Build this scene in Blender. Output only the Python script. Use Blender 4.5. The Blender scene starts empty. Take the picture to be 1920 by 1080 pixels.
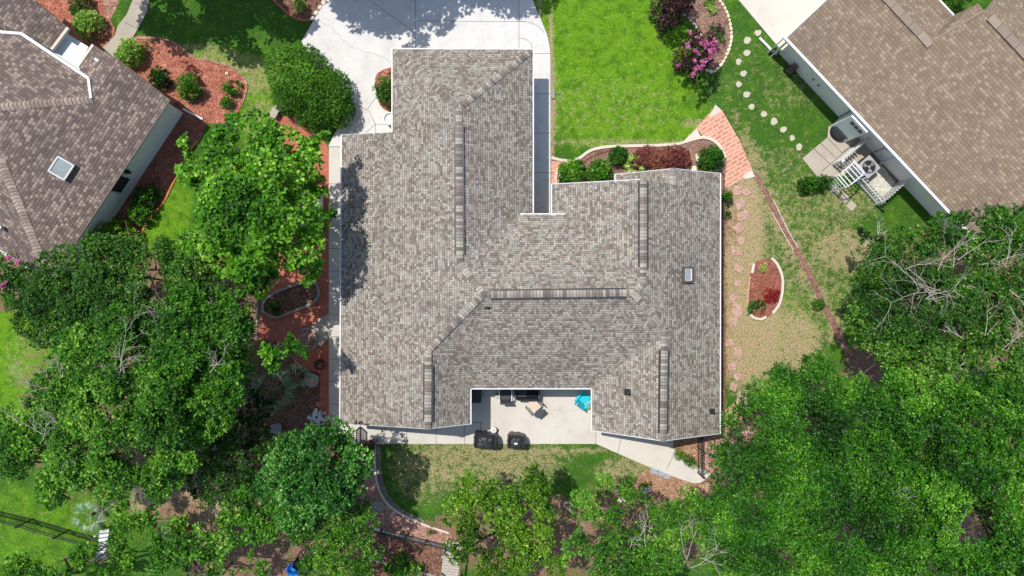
import bpy, bmesh, math, random
import numpy as np
from mathutils import Vector, Matrix

# ------------------------------------------------------------------ camera, sky, sun, exposure
scene = bpy.context.scene
H, S = 40.0, 35.0                       # drone height (m), pixels of the 1920 px photo per metre on the ground
cam_d = bpy.data.cameras.new("camera"); cam = bpy.data.objects.new("camera", cam_d)
scene.collection.objects.link(cam); scene.camera = cam
cam.location = (0, 0, H); cam.rotation_euler = (0, 0, 0)
cam_d.sensor_width = 36; cam_d.lens = 36 * H * S / 1920; cam_d.clip_end = 1000
world = bpy.data.worlds.new("World"); scene.world = world; world.use_nodes = True
wn = world.node_tree; sky = wn.nodes.new('ShaderNodeTexSky'); sky.sky_type = 'NISHITA'; sky.sun_disc = False
SUN = Vector((-0.325, 0.285, 1.0)).normalized()
sky.sun_elevation = math.asin(SUN.z); sky.sun_rotation = math.atan2(SUN.x, SUN.y)
wn.links.new(sky.outputs[0], wn.nodes['Background'].inputs[0]); wn.nodes['Background'].inputs[1].default_value = 0.15
sun_d = bpy.data.lights.new("sun", 'SUN'); sun_d.energy = 4.0; sun_d.angle = math.radians(0.5); sun_d.color = (1, .965, .91)
sun = bpy.data.objects.new("sun", sun_d); scene.collection.objects.link(sun)
sun.rotation_euler = SUN.to_track_quat('Z', 'Y').to_euler(); sun.location = (-20, 20, 60)
scene.view_settings.view_transform = 'Standard'; scene.view_settings.look = 'None'
scene.view_settings.exposure = 0.14; scene.view_settings.gamma = 1
scene.render.resolution_x, scene.render.resolution_y = 1024, 576

# ------------------------------------------------------------------ helpers
C = scene.collection
def P(px, py, h=0.0):
    k = (1 - h / H) / S
    return Vector(((px - 960) * k, (540 - py) * k, h))
def W(px): return px / S
def tag(o, label=None, cat=None, group=None, kind=None):
    if label: o['label'] = label
    if cat: o['category'] = cat
    if group: o['group'] = group
    if kind: o['kind'] = kind
    return o
def empty(name, loc, label=None, cat=None, group=None, rz=0):
    o = bpy.data.objects.new(name, None); C.objects.link(o)
    o.location = loc; o.rotation_euler = (0, 0, rz); o.empty_display_size = .2
    return tag(o, label, cat, group)
def link(name, me, mat, parent=None, world=False):
    o = bpy.data.objects.new(name, me); C.objects.link(o)
    if mat: me.materials.append(mat)
    if parent:
        o.parent = parent
        if world: o.location = -parent.location
    return o
def copy_tree(o, parent=None):
    c = o.copy(); C.objects.link(c); c.parent = parent
    for ch in list(o.children): copy_tree(ch, c)
    return c
class MB:
    """collects shapes for ONE mesh"""
    def __init__(s): s.v = []; s.f = []; s.t = []; s.tone = 0.5; s.rng = random.Random(7)
    def face(s, idx): s.f.append(idx); s.t.append(s.tone)
    def poly(s, pts):
        b = len(s.v); s.v += [tuple(p) for p in pts]; s.face(list(range(b, b + len(pts))))
    def prism(s, pts, z0, z1, bottom=True):
        b = len(s.v); n = len(pts)
        a = sum(pts[i][0] * pts[(i + 1) % n][1] - pts[(i + 1) % n][0] * pts[i][1] for i in range(n))
        if a < 0: pts = pts[::-1]
        s.v += [(p[0], p[1], z0) for p in pts] + [(p[0], p[1], z1) for p in pts]
        s.face([b + n + i for i in range(n)])
        if bottom: s.face([b + n - 1 - i for i in range(n)])
        for i in range(n):
            j = (i + 1) % n; s.face([b + i, b + j, b + n + j, b + n + i])
    def box(s, c, d, rz=0, rx=0, ry=0):
        M = Matrix.Translation(c) @ Matrix.Rotation(rz, 4, 'Z') @ Matrix.Rotation(ry, 4, 'Y') @ Matrix.Rotation(rx, 4, 'X')
        b = len(s.v)
        for z in (-.5, .5):
            for x, y in ((-.5, -.5), (.5, -.5), (.5, .5), (-.5, .5)):
                s.v.append(tuple(M @ Vector((x * d[0], y * d[1], z * d[2]))))
        for f in ((3, 2, 1, 0), (4, 5, 6, 7), (0, 1, 5, 4), (1, 2, 6, 5), (2, 3, 7, 6), (3, 0, 4, 7)): s.face([b + i for i in f])
    def bar(s, a, b_, w, h=None):
        a = Vector(a); b_ = Vector(b_); d = (b_ - a); L = d.length; d.normalize(); h = h or w
        up = Vector((0, 0, 1)) if abs(d.z) < .95 else Vector((1, 0, 0))
        x = d.cross(up).normalized(); y = x.cross(d)
        b = len(s.v)
        for q in (a, b_):
            for i, j in ((-1, -1), (1, -1), (1, 1), (-1, 1)): s.v.append(tuple(q + x * (i * w / 2) + y * (j * h / 2)))
        for f in ((3, 2, 1, 0), (4, 5, 6, 7), (0, 1, 5, 4), (1, 2, 6, 5), (2, 3, 7, 6), (3, 0, 4, 7)): s.face([b + i for i in f])
    def tube(s, pts, rad, n=6, cap=True):
        pts = [Vector(p) for p in pts]; rings = []
        ref = Vector((.3, .2, 1)).normalized()
        for i, p in enumerate(pts):
            d = (pts[min(i + 1, len(pts) - 1)] - pts[max(i - 1, 0)])
            if d.length < 1e-6: d = Vector((0, 0, 1))
            d.normalize(); rr = ref if abs(d.dot(ref)) < .93 else Vector((1, 0, .1))
            x = d.cross(rr).normalized(); y = d.cross(x); r = rad[i] if hasattr(rad, '__len__') else rad
            rings.append(len(s.v))
            for k in range(n):
                a = 2 * math.pi * k / n; s.v.append(tuple(p + (x * math.cos(a) + y * math.sin(a)) * r))
        for i in range(len(pts) - 1):
            for k in range(n):
                k2 = (k + 1) % n; s.face([rings[i] + k, rings[i] + k2, rings[i + 1] + k2, rings[i + 1] + k])
        if cap: s.face([rings[0] + k for k in range(n)][::-1]); s.face([rings[-1] + k for k in range(n)])
    def lathe(s, prof, n=20, c=(0, 0, 0)):
        rings = []
        for r, z in prof:
            rings.append(len(s.v))
            for k in range(n):
                a = 2 * math.pi * k / n; s.v.append((c[0] + r * math.cos(a), c[1] + r * math.sin(a), c[2] + z))
        for i in range(len(prof) - 1):
            for k in range(n):
                k2 = (k + 1) % n; s.face([rings[i] + k, rings[i] + k2, rings[i + 1] + k2, rings[i + 1] + k])
        s.face([rings[0] + k for k in range(n)][::-1]); s.face([rings[-1] + k for k in range(n)])
    def blob(s, c, r, seed=0, n=10, m=6, jit=.15, rz=0):
        """lumpy rounded stone"""
        rg = random.Random(seed); ph = [rg.uniform(0, 6.28) for _ in range(4)]; rows = []
        for i in range(m + 1):
            th = math.pi * i / m; row = []
            for k in range(n):
                a = 2 * math.pi * k / n
                f = 1 + jit * (math.sin(2 * a + ph[0]) * .5 + math.sin(3 * a + ph[1] + th) * .5)
                q = .75
                sx = math.copysign(abs(math.sin(th)) ** q, 1); z = math.copysign(abs(math.cos(th)) ** q, math.cos(th))
                x = r[0] * f * sx * math.cos(a); y = r[1] * f * sx * math.sin(a)
                row.append(len(s.v)); s.v.append((c[0] + x * math.cos(rz) - y * math.sin(rz), c[1] + x * math.sin(rz) + y * math.cos(rz), c[2] + r[2] * z))
            rows.append(row)
        for i in range(m):
            for k in range(n): s.face([rows[i][k], rows[i + 1][k], rows[i + 1][(k + 1) % n], rows[i][(k + 1) % n]])
    def strip(s, pts, w, z0, z1, closed=False):
        """kerb: band of width w along xy points between two heights"""
        n = len(pts); L = []; R = []
        for i in range(n):
            a = pts[(i - 1) % n] if (closed or i > 0) else pts[i]; b = pts[(i + 1) % n] if (closed or i < n - 1) else pts[i]
            d = Vector((b[0] - a[0], b[1] - a[1])); d = d.normalized() if d.length > 1e-9 else Vector((1, 0)); q = Vector((-d.y, d.x)) * w / 2
            L.append((pts[i][0] + q.x, pts[i][1] + q.y)); R.append((pts[i][0] - q.x, pts[i][1] - q.y))
        b = len(s.v)
        for i in range(n): s.v += [(*L[i], z0), (*R[i], z0), (*R[i], z1), (*L[i], z1)]
        for i in range(n if closed else n - 1):
            o = b + 4 * i; q = b + 4 * ((i + 1) % n)
            s.face([o + 3, o + 2, q + 2, q + 3]); s.face([o + 1, q + 1, q + 2, o + 2]); s.face([o, o + 3, q + 3, q])
        if not closed: s.face([b, b + 1, b + 2, b + 3]); e = b + 4 * (n - 1); s.face([e + 3, e + 2, e + 1, e])
    def build(s, name, mat, parent=None, world=False, smooth=False, bevel=0):
        me = bpy.data.meshes.new(name); me.from_pydata(s.v, [], s.f)
        at = me.attributes.new('tone', 'FLOAT', 'FACE'); at.data.foreach_set('value', s.t)
        if smooth: me.polygons.foreach_set('use_smooth', [True] * len(s.f))
        me.update(); o = link(name, me, mat, parent, world)
        if bevel:
            m = o.modifiers.new('bevel', 'BEVEL'); m.width = bevel; m.segments = 2; m.limit_method = 'ANGLE'
        return o
def smooth_pts(pts, closed=True, n=6):
    out = []; N = len(pts)
    rg = range(N) if closed else range(N - 1)
    for i in rg:
        g = (lambda k: pts[k % N]) if closed else (lambda k: pts[max(0, min(N - 1, k))])
        p0, p1, p2, p3 = g(i - 1), g(i), g(i + 1), g(i + 2)
        for j in range(n):
            t = j / n
            out.append(tuple(.5 * (2 * p1[a] + (p2[a] - p0[a]) * t + (2 * p0[a] - 5 * p1[a] + 4 * p2[a] - p3[a]) * t * t + (3 * p1[a] - p0[a] - 3 * p2[a] + p3[a]) * t ** 3) for a in (0, 1)))
    if not closed: out.append(tuple(pts[-1][:2]))
    return out
def px2(pts, sm=0, closed=True, jit=0, seed=1):
    q = smooth_pts(pts, closed, sm) if sm else pts
    rg = random.Random(seed)
    return [(lambda p: (p.x + rg.uniform(-jit, jit), p.y + rg.uniform(-jit, jit)))(P(a, b)) for a, b in q]

# ------------------------------------------------------------------ materials
def srgb(r, g, b):
    f = lambda c: (c / 255 / 12.92) if c <= 10 else ((c / 255 + .055) / 1.055) ** 2.4
    return (f(r), f(g), f(b), 1)
class NT:
    def __init__(s, name, rough=.8, spec=.3):
        s.m = bpy.data.materials.new(name); s.m.use_nodes = True; s.t = s.m.node_tree; s.n = s.t.nodes
        s.b = s.n['Principled BSDF']; s.b.inputs['Roughness'].default_value = rough; s.b.inputs['Specular IOR Level'].default_value = spec
    def node(s, ty, **kw):
        nd = s.n.new(ty)
        for k, v in kw.items(): setattr(nd, k, v)
        return nd
    def L(s, a, b): s.t.links.new(a, b)
    def setin(s, sock, v):
        if hasattr(v, 'is_output') or isinstance(v, bpy.types.NodeSocket): s.L(v, sock)
        else: sock.default_value = v
    def math(s, op, a, b=None, c=None, clamp=False):
        nd = s.node('ShaderNodeMath', operation=op, use_clamp=clamp)
        s.setin(nd.inputs[0], a)
        if b is not None: s.setin(nd.inputs[1], b)
        if c is not None: s.setin(nd.inputs[2], c)
        return nd.outputs[0]
    def pos(s):
        return s.node('ShaderNodeNewGeometry').outputs['Position']
    def noise(s, scale, detail=4, rough=.6, vec=None, dist=0):
        nd = s.node('ShaderNodeTexNoise'); nd.inputs['Scale'].default_value = scale; nd.inputs['Detail'].default_value = detail
        nd.inputs['Roughness'].default_value = rough; nd.inputs['Distortion'].default_value = dist
        s.L(vec if vec is not None else s.pos(), nd.inputs['Vector']); return nd.outputs[0]
    def vor(s, scale, vec=None, feature='F1', out='Color'):
        nd = s.node('ShaderNodeTexVoronoi', feature=feature); nd.inputs['Scale'].default_value = scale
        s.L(vec if vec is not None else s.pos(), nd.inputs['Vector']); return nd.outputs[out]
    def ramp(s, fac, stops, interp='LINEAR'):
        nd = s.node('ShaderNodeValToRGB'); e = nd.color_ramp.elements; nd.color_ramp.interpolation = interp
        while len(e) > 2: e.remove(e[0])
        for i, (p, c) in enumerate(stops):
            if i < 2: e[i].position = p; e[i].color = c
            else: q = e.new(p); q.color = c
        s.setin(nd.inputs[0], fac); return nd.outputs[0]
    def mix(s, fac, a, b, mode='MIX'):
        nd = s.node('ShaderNodeMix', data_type='RGBA', blend_type=mode)
        s.setin(nd.inputs[0], fac); s.setin(nd.inputs[6], a); s.setin(nd.inputs[7], b); return nd.outputs[2]
    def sstep(s, v, lo, hi):
        nd = s.node('ShaderNodeMapRange', interpolation_type='SMOOTHSTEP'); s.setin(nd.inputs[0], v)
        nd.inputs[1].default_value = lo; nd.inputs[2].default_value = hi; return nd.outputs[0]
    def attr(s, name): return s.node('ShaderNodeAttribute', attribute_name=name).outputs['Fac']
    def col(s, c): s.setin(s.b.inputs['Base Color'], c)
    def bump(s, h, dist=.02, strength=1):
        nd = s.node('ShaderNodeBump'); nd.inputs['Distance'].default_value = dist; nd.inputs['Strength'].default_value = strength
        s.setin(nd.inputs['Height'], h); s.L(nd.outputs[0], s.b.inputs['Normal'])
def k4(c, f): return (c[0] * f, c[1] * f, c[2] * f, 1)

def shingle(name, cols, row=.135, tab=.17, stain=0.15, gap=.55, staincol=(.08, .07, .065, 1), contrast=1.0):
    n = NT(name, .92, .15)
    uv = n.node('ShaderNodeUVMap').outputs[0]; sp = n.node('ShaderNodeSeparateXYZ'); n.L(uv, sp.inputs[0])
    wob = n.noise(.9, 2, .5); vv = n.math('ADD', sp.outputs[1], n.math('MULTIPLY', wob, .04))
    v = n.math('DIVIDE', vv, row); r = n.math('FLOOR', v); fv = n.math('FRACT', v)
    w1 = n.node('ShaderNodeTexWhiteNoise', noise_dimensions='1D'); n.L(r, w1.inputs['W'])
    u = n.math('MULTIPLY_ADD', w1.outputs[0], 7.3, n.math('DIVIDE', sp.outputs[0], tab))
    cell = n.math('FLOOR', u); fu = n.math('FRACT', u)
    def wn(a, b, off):
        cb = n.node('ShaderNodeCombineXYZ'); n.setin(cb.inputs[0], a); n.setin(cb.inputs[1], b); cb.inputs[2].default_value = off
        w = n.node('ShaderNodeTexWhiteNoise', noise_dimensions='3D'); n.L(cb.outputs[0], w.inputs[0]); return w.outputs[0]
    cell2 = n.math('FLOOR', n.math('MULTIPLY', u, .5))
    pick = n.math('GREATER_THAN', wn(cell2, r, 3.3), .8)
    a = wn(cell, r, 1.1); b = wn(cell2, r, 2.2)
    md = n.node('ShaderNodeMix'); n.L(pick, md.inputs[0]); n.L(a, md.inputs[2]); n.L(b, md.inputs[3]); rnd = md.outputs[0]
    N = len(cols); base = n.ramp(rnd, [(i / N, c) for i, c in enumerate(cols)], 'CONSTANT')
    big = n.noise(.55, 3, .6); base = n.mix(n.math('MULTIPLY', n.sstep(big, .45, .75), stain), base, staincol)
    # weathering streaks of hue
    hue = n.noise(1.6, 3, .7); base = n.mix(n.math('MULTIPLY', n.sstep(hue, .5, .8), .12), base, srgb(168, 150, 130))
    g = n.noise(60, 2, .7); base = n.mix(n.math('MULTIPLY', g, .25), base, k4(cols[0], .8))
    gm = n.math('MAXIMUM', n.math('LESS_THAN', fu, .13), n.math('LESS_THAN', fv, .2))
    gm = n.math('MULTIPLY', gm, gap)
    n.col(n.mix(gm, base, k4(cols[0], .28)))
    n.bump(n.math('ADD', n.math('MULTIPLY', fv, -.5), n.math('ADD', n.math('MULTIPLY', rnd, .5), n.math('MULTIPLY', gm, -1))), .012, .8)
    return n.m
def simple(name, c, rough=.6, spec=.4, metal=0, var=.12, scale=6, bump=0):
    n = NT(name, rough, spec); n.b.inputs['Metallic'].default_value = metal
    f = n.noise(scale, 4, .65); n.col(n.mix(f, k4(c, 1 - var), k4(c, 1 + var)))
    if bump: n.bump(n.noise(scale * 6, 3), bump)
    return n.m
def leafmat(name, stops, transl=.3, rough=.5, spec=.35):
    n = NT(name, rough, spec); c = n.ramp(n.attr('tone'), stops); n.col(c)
    tr = n.node('ShaderNodeBsdfTranslucent'); n.L(n.mix(.5, c, (.25, .45, .03, 1), 'MIX') if 0 else c, tr.inputs[0])
    mx = n.node('ShaderNodeMixShader'); mx.inputs[0].default_value = transl
    n.L(n.b.outputs[0], mx.inputs[1]); n.L(tr.outputs[0], mx.inputs[2]); n.L(mx.outputs[0], n.n['Material Output'].inputs[0])
    return n.m
def mulch(name, cols, scale=14):
    n = NT(name, .95, .1)
    mp = n.node('ShaderNodeMapping'); n.L(n.pos(), mp.inputs[0]); mp.inputs['Scale'].default_value = (1, 1.9, 1); mp.inputs['Rotation'].default_value = (0, 0, .5)
    dist = n.node('ShaderNodeVectorMath', operation='ADD'); nz = n.node('ShaderNodeTexNoise'); nz.inputs['Scale'].default_value = 3
    n.L(n.pos(), nz.inputs[0]); n.L(mp.outputs[0], dist.inputs[0]); n.L(nz.outputs[1], dist.inputs[1])
    v = n.vor(scale, dist.outputs[0]); sp = n.node('ShaderNodeSeparateColor'); n.L(v, sp.inputs[0])
    c = n.ramp(sp.outputs[0], [(i / (len(cols) - 1), q) for i, q in enumerate(cols)])
    big = n.noise(1.7, 4, .65); c = n.mix(n.math('MULTIPLY', n.sstep(big, .4, .7), .45), c, cols[0])
    n.col(c); n.bump(n.math('ADD', sp.outputs[1], n.noise(30, 3)), .03, 1)
    return n.m
def concrete(name, c, stain=.25):
    n = NT(name, .85, .25)
    a = n.noise(.8, 5, .65); b = n.noise(7, 4, .7); g = n.noise(50, 2, .7)
    q = n.mix(n.math('MULTIPLY', n.sstep(a, .42, .72), stain), c, k4(c, .72))
    q = n.mix(n.math('MULTIPLY', n.sstep(b, .5, .8), stain), q, (c[0] * .72, c[1] * .68, c[2] * .6, 1))
    sp_ = n.noise(14, 2, .5); q = n.mix(n.math('MULTIPLY', n.sstep(sp_, .68, .74), .35), q, (c[0] * .45, c[1] * .42, c[2] * .38, 1))
    q = n.mix(n.math('MULTIPLY', g, .18), q, k4(c, .6)); n.col(q); n.bump(g, .004, .5); return n.m
def brick(name, c1, c2, mortar, ang=0, w=.2, h=.1, ms=.012):
    n = NT(name, .9, .2); mp = n.node('ShaderNodeMapping'); n.L(n.pos(), mp.inputs[0]); mp.inputs['Rotation'].default_value = (0, 0, ang)
    b = n.node('ShaderNodeTexBrick'); n.L(mp.outputs[0], b.inputs[0]); b.inputs['Scale'].default_value = 1
    b.inputs['Color1'].default_value = c1; b.inputs['Color2'].default_value = c2; b.inputs['Mortar'].default_value = mortar
    b.inputs['Brick Width'].default_value = w; b.inputs['Row Height'].default_value = h; b.inputs['Mortar Size'].default_value = ms
    q = n.mix(n.math('MULTIPLY', n.sstep(n.noise(1.3, 4, .7), .45, .75), .5), b.outputs[0], mortar)
    q = n.mix(n.math('MULTIPLY', n.sstep(n.noise(6, 4, .7), .5, .75), .4), q, k4(c1, .55))
    n.col(q); n.bump(n.math('ADD', b.outputs[1], n.noise(30, 2)), .006, .6); return n.m

M = {}
M['roof_main'] = shingle('grey_brown_shingle', [srgb(120, 110, 102), srgb(170, 162, 151), srgb(140, 129, 120), srgb(182, 176, 163), srgb(148, 137, 125), srgb(162, 157, 147), srgb(130, 119, 111), srgb(154, 149, 141), srgb(144, 130, 115), srgb(173, 161, 148), srgb(157, 153, 139)], row=.125, tab=.125, stain=.22, gap=.6)
M['roof_left'] = shingle('purple_brown_shingle', [srgb(108, 94, 87), srgb(142, 126, 116), srgb(119, 105, 97), srgb(164, 147, 134), srgb(131, 115, 107), srgb(115, 100, 94), srgb(155, 139, 127), srgb(116, 100, 98)], row=.16, tab=.17, stain=.3)
M['roof_right'] = shingle('tan_shingle', [srgb(132, 114, 96), srgb(146, 128, 108), srgb(138, 120, 101), srgb(162, 144, 122), srgb(142, 124, 104), srgb(150, 132, 111), srgb(134, 116, 98)], row=.16, tab=.2, stain=.35, gap=.4, staincol=srgb(104, 92, 86))
def capmat(name, cols):
    n = NT(name, .9, .15); c = n.ramp(n.attr('tone'), [(0, k4(cols[0], .3))] + [(.1 + .9 * i / len(cols), q) for i, q in enumerate(cols)], 'CONSTANT')
    n.col(n.mix(n.math('MULTIPLY', n.noise(40, 3), .3), c, k4(cols[0], .6))); return n.m
M['cap_main'] = capmat('ridge_cap_shingle', [srgb(134, 124, 115), srgb(160, 152, 141), srgb(112, 102, 96), srgb(174, 167, 153), srgb(128, 118, 111), srgb(148, 141, 133)])
M['cap_left'] = capmat('tan_cap_shingle', [srgb(150, 134, 122), srgb(168, 152, 138), srgb(140, 124, 114), srgb(158, 142, 130)])
M['cap_right'] = capmat('tan_ridge_cap', [srgb(150, 134, 118), srgb(160, 144, 128), srgb(146, 130, 116)])
M['white'] = simple('white_painted_trim', (.68, .675, .65, 1), .5, .4, var=.12)
M['greywhite'] = simple('weathered_white_paint', (.6, .62, .62, 1), .6, .3, var=.1)
M['black'] = simple('black_painted_metal', (.018, .018, .02, 1), .45, .5)
M['rubber'] = simple('black_rubber', (.02, .02, .022, 1), .7, .3)
M['wall_main'] = simple('cream_wall', (.62, .6, .56, 1), .9, .2, var=.06)
M['wall_left'] = simple('pale_blue_grey_siding', srgb(222, 226, 224), .85, .2, var=.05, scale=1.4)
M['wall_right'] = simple('light_grey_stucco', srgb(240, 234, 224), .9, .2, var=.07, scale=1.2, bump=.004)
M['glass'] = simple('window_glass', (.04, .06, .07, 1), .08, .8, var=.05)
M['skyglass'] = simple('skylight_glass', srgb(150, 158, 156), .12, .7, var=.25, scale=2.2)
M['conc'] = concrete('white_concrete', srgb(212, 208, 203), .55)
M['conc_walk'] = concrete('pale_concrete_walk', srgb(202, 195, 184), .45)
M['conc_tan'] = concrete('tan_concrete', srgb(204, 196, 184), .35)
M['conc_old'] = concrete('weathered_concrete', srgb(176, 166, 150), .6)
M['joint'] = simple('joint_filler', (.08, .08, .085, 1), .9, .1)
M['curb'] = concrete('pale_cast_curbing', srgb(212, 200, 184), .5)
M['curb_grey'] = concrete('mossy_grey_curbing', srgb(150, 146, 134), .6)
M['stone'] = simple('pale_limestone', srgb(226, 212, 182), .9, .15, var=.18, scale=5, bump=.01)
M['step'] = simple('speckled_stepping_stone', srgb(184, 178, 156), .9, .15, var=.3, scale=14, bump=.01)
M['rock'] = simple('grey_boulder', srgb(150, 148, 146), .9, .2, var=.25, scale=6, bump=.02)
M['flag'] = mulch('pink_flagstone', [srgb(168, 130, 114), srgb(198, 160, 144), srgb(210, 178, 162), srgb(182, 146, 126)], 9)
M['slate'] = simple('blue_grey_slate', srgb(148, 156, 160), .7, .3, var=.12, scale=4, bump=.004)
M['mulch_red'] = mulch('red_wood_mulch', [srgb(120, 62, 46), srgb(180, 106, 84), srgb(214, 154, 130), srgb(152, 82, 62)])
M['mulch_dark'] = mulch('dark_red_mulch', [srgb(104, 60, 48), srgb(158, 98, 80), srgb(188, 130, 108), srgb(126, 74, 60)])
M['mulch_line'] = mulch('weathered_red_mulch', [srgb(104, 72, 62), srgb(146, 104, 92), srgb(186, 148, 130), srgb(122, 84, 72)])
M['mulch_brown'] = mulch('brown_bark_mulch', [srgb(96, 70, 60), srgb(150, 118, 102), srgb(186, 152, 132), srgb(118, 86, 74)])
M['mulch_pink'] = mulch('pinkish_leaf_mulch', [srgb(110, 72, 60), srgb(186, 140, 122), srgb(214, 176, 156), srgb(136, 90, 74)])
M['mulch_orange'] = mulch('orange_leaf_litter', [srgb(112, 78, 56), srgb(180, 136, 106), srgb(208, 172, 140), srgb(144, 100, 74)])
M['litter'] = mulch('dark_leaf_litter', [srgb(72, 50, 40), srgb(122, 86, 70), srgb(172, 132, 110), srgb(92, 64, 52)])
M['gravel_white'] = mulch('white_gravel', [srgb(170, 166, 150), srgb(236, 232, 222), srgb(206, 200, 186), srgb(186, 190, 160)], 16)
M['gravel_grey'] = mulch('grey_gravel', [srgb(100, 92, 86), srgb(160, 150, 140), srgb(126, 114, 104), srgb(178, 168, 156)], 18)
M['brick_red'] = brick('red_brick_paving', srgb(196, 112, 88), srgb(168, 92, 72), srgb(158, 104, 86), .2)
M['brick_salmon'] = brick('salmon_brick_paving', srgb(208, 144, 118), srgb(182, 118, 98), srgb(206, 170, 148), -.55, .42, .2, .035)
M['bark'] = simple('grey_brown_bark', srgb(112, 98, 84), .95, .1, var=.3, scale=9, bump=.02)
M['deadwood'] = simple('bleached_bare_twigs', srgb(172, 163, 150), .9, .1, var=.3, scale=9)
M['wood'] = simple('weathered_grey_boards', srgb(176, 164, 152), .9, .15, var=.3, scale=5)
M['metal'] = simple('grey_sheet_metal', srgb(150, 152, 150), .45, .5, .3)
M['terracotta'] = simple('terracotta_clay', srgb(196, 120, 88), .85, .2)
M['sand'] = simple('sandstone', srgb(190, 166, 118), .9, .2, var=.2)
M['cover'] = simple('black_vinyl_cover', (.03, .031, .034, 1), .42, .4, var=.3)
M['teal'] = simple('turquoise_plastic', srgb(18, 186, 204), .45, .45, var=.06)
M['blue'] = simple('blue_plastic', srgb(30, 110, 190), .5, .4)
M['beige'] = simple('beige_sling_fabric', srgb(206, 186, 168), .9, .1)
M['charcoal'] = simple('charcoal_wicker', srgb(72, 74, 78), .8, .2, var=.25, scale=20)
M['navy'] = simple('dark_cushion', srgb(34, 38, 46), .85, .15)
def foliage_stops(d, m, l, x): return [(0, srgb(*d)), (.4, srgb(*m)), (.75, srgb(*l)), (1, srgb(*x))]
LM = {
 'maple': leafmat('bright_maple_leaf', foliage_stops((26, 62, 8), (66, 124, 18), (112, 170, 36), (164, 208, 80)), .28, .5, .22),
 'dark': leafmat('dark_green_leaf', foliage_stops((16, 38, 8), (42, 88, 16), (80, 130, 34), (138, 174, 74)), .24, .48, .25),
 'mid': leafmat('mid_green_leaf', foliage_stops((20, 48, 8), (52, 106, 18), (92, 148, 34), (150, 194, 72)), .26, .48, .25),
 'blueish': leafmat('cool_green_leaf', foliage_stops((14, 42, 10), (38, 92, 22), (76, 140, 42), (146, 192, 96)), .22, .46, .3),
 'yellow': leafmat('yellow_green_leaf', foliage_stops((30, 58, 8), (76, 122, 20), (122, 166, 42), (184, 208, 88)), .28, .5, .22),
 'laurel': leafmat('glossy_laurel_leaf', foliage_stops((16, 44, 6), (44, 100, 12), (86, 148, 26), (146, 194, 64)), .24, .46, .28),
 'hedge': leafmat('small_hedge_leaf', foliage_stops((24, 58, 8), (58, 112, 18), (98, 150, 36), (160, 190, 80)), .24, .48, .25),
 'lime': leafmat('lime_shrub_leaf', foliage_stops((46, 90, 18), (104, 152, 42), (156, 194, 74), (214, 228, 132)), .22),
 'purple': leafmat('dark_purple_leaf', foliage_stops((30, 16, 18), (58, 32, 32), (88, 54, 50), (132, 96, 84)), .12),
 'redleaf': leafmat('maroon_shrub_leaf', foliage_stops((58, 26, 26), (108, 50, 48), (146, 76, 68), (150, 110, 70)), .15),
 'scarlet': leafmat('scarlet_leaf', foliage_stops((100, 10, 18), (146, 22, 30), (176, 40, 46), (196, 70, 66)), .15),
 'pink': leafmat('pink_petal', foliage_stops((150, 52, 104), (184, 76, 132), (206, 112, 160), (226, 158, 190)), .15),
 'palm': leafmat('blue_green_frond', foliage_stops((70, 104, 70), (96, 130, 92), (130, 158, 118), (176, 190, 146)), .15),
}

# ------------------------------------------------------------------ ground sheet
def axis(a, b, st):
    m = list(np.arange(a, b + 1e-6, st)); return np.array([-260, -120, -70, -45] + m + [45, 70, 120, 260])
gx = axis(-33, 33, .3); gy = axis(-21, 21, .3)
XX, YY = np.meshgrid(gx, gy); PX = XX * S + 960; PY = 540 - YY * S
def field(blobs):
    f = np.zeros_like(PX)
    for (x, y, rx, ry, v) in blobs:
        d = ((PX - x) / rx) ** 2 + ((PY - y) / ry) ** 2
        f = np.maximum(f, v * np.clip(1.6 - d, 0, 1) ** .7)
    return f
F_lush = field([(1150, 130, 150, 150, 1), (1080, 60, 90, 100, 1), (1250, 230, 90, 50, .9), (30, 640, 110, 160, .95), (60, 1000, 190, 90, .6), (300, 400, 60, 90, .9), (420, 150, 120, 60, .8), (490, 200, 60, 70, .8), (1480, 600, 80, 60, .5), (1500, 380, 70, 60, .3)])
F_lush = np.maximum(F_lush, .22)
F_dry = field([(1388, 440, 45, 150, .82), (1400, 620, 70, 110, .8), (1470, 640, 70, 60, .7), (1580, 470, 60, 40, .6), (1500, 480, 120, 150, .4), (1440, 380, 16, 30, .6), (1462, 420, 16, 30, .6), (1484, 465, 16, 30, .6), (1510, 515, 16, 30, .6), (1535, 560, 16, 30, .6), (1565, 615, 16, 30, .6), (900, 870, 150, 50, .55), (790, 880, 60, 60, .45), (1180, 885, 60, 30, .55), (1000, 845, 150, 10, .6), (370, 110, 90, 30, .45), (450, 140, 80, 40, .5), (490, 230, 35, 50, .45), (1376, 225, 5, 30, .6), (1396, 262, 6, 40, .6), (1412, 300, 7, 36, .6), (1420, 325, 16, 50, .55), (1034, 190, 9, 160, .8), (1160, 268, 140, 9, .5), (1310, 232, 40, 10, .5), (1012, 30, 9, 50, .6), (1545, 130, 60, 30, .45), (1590, 380, 60, 30, .45), (380, 940, 130, 40, .8), (60, 680, 50, 60, .35), (1150, 200, 120, 60, .25), (1480, 170, 50, 40, .3), (1430, 150, 120, 80, .2), (1475, 330, 90, 60, .33)])
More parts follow.
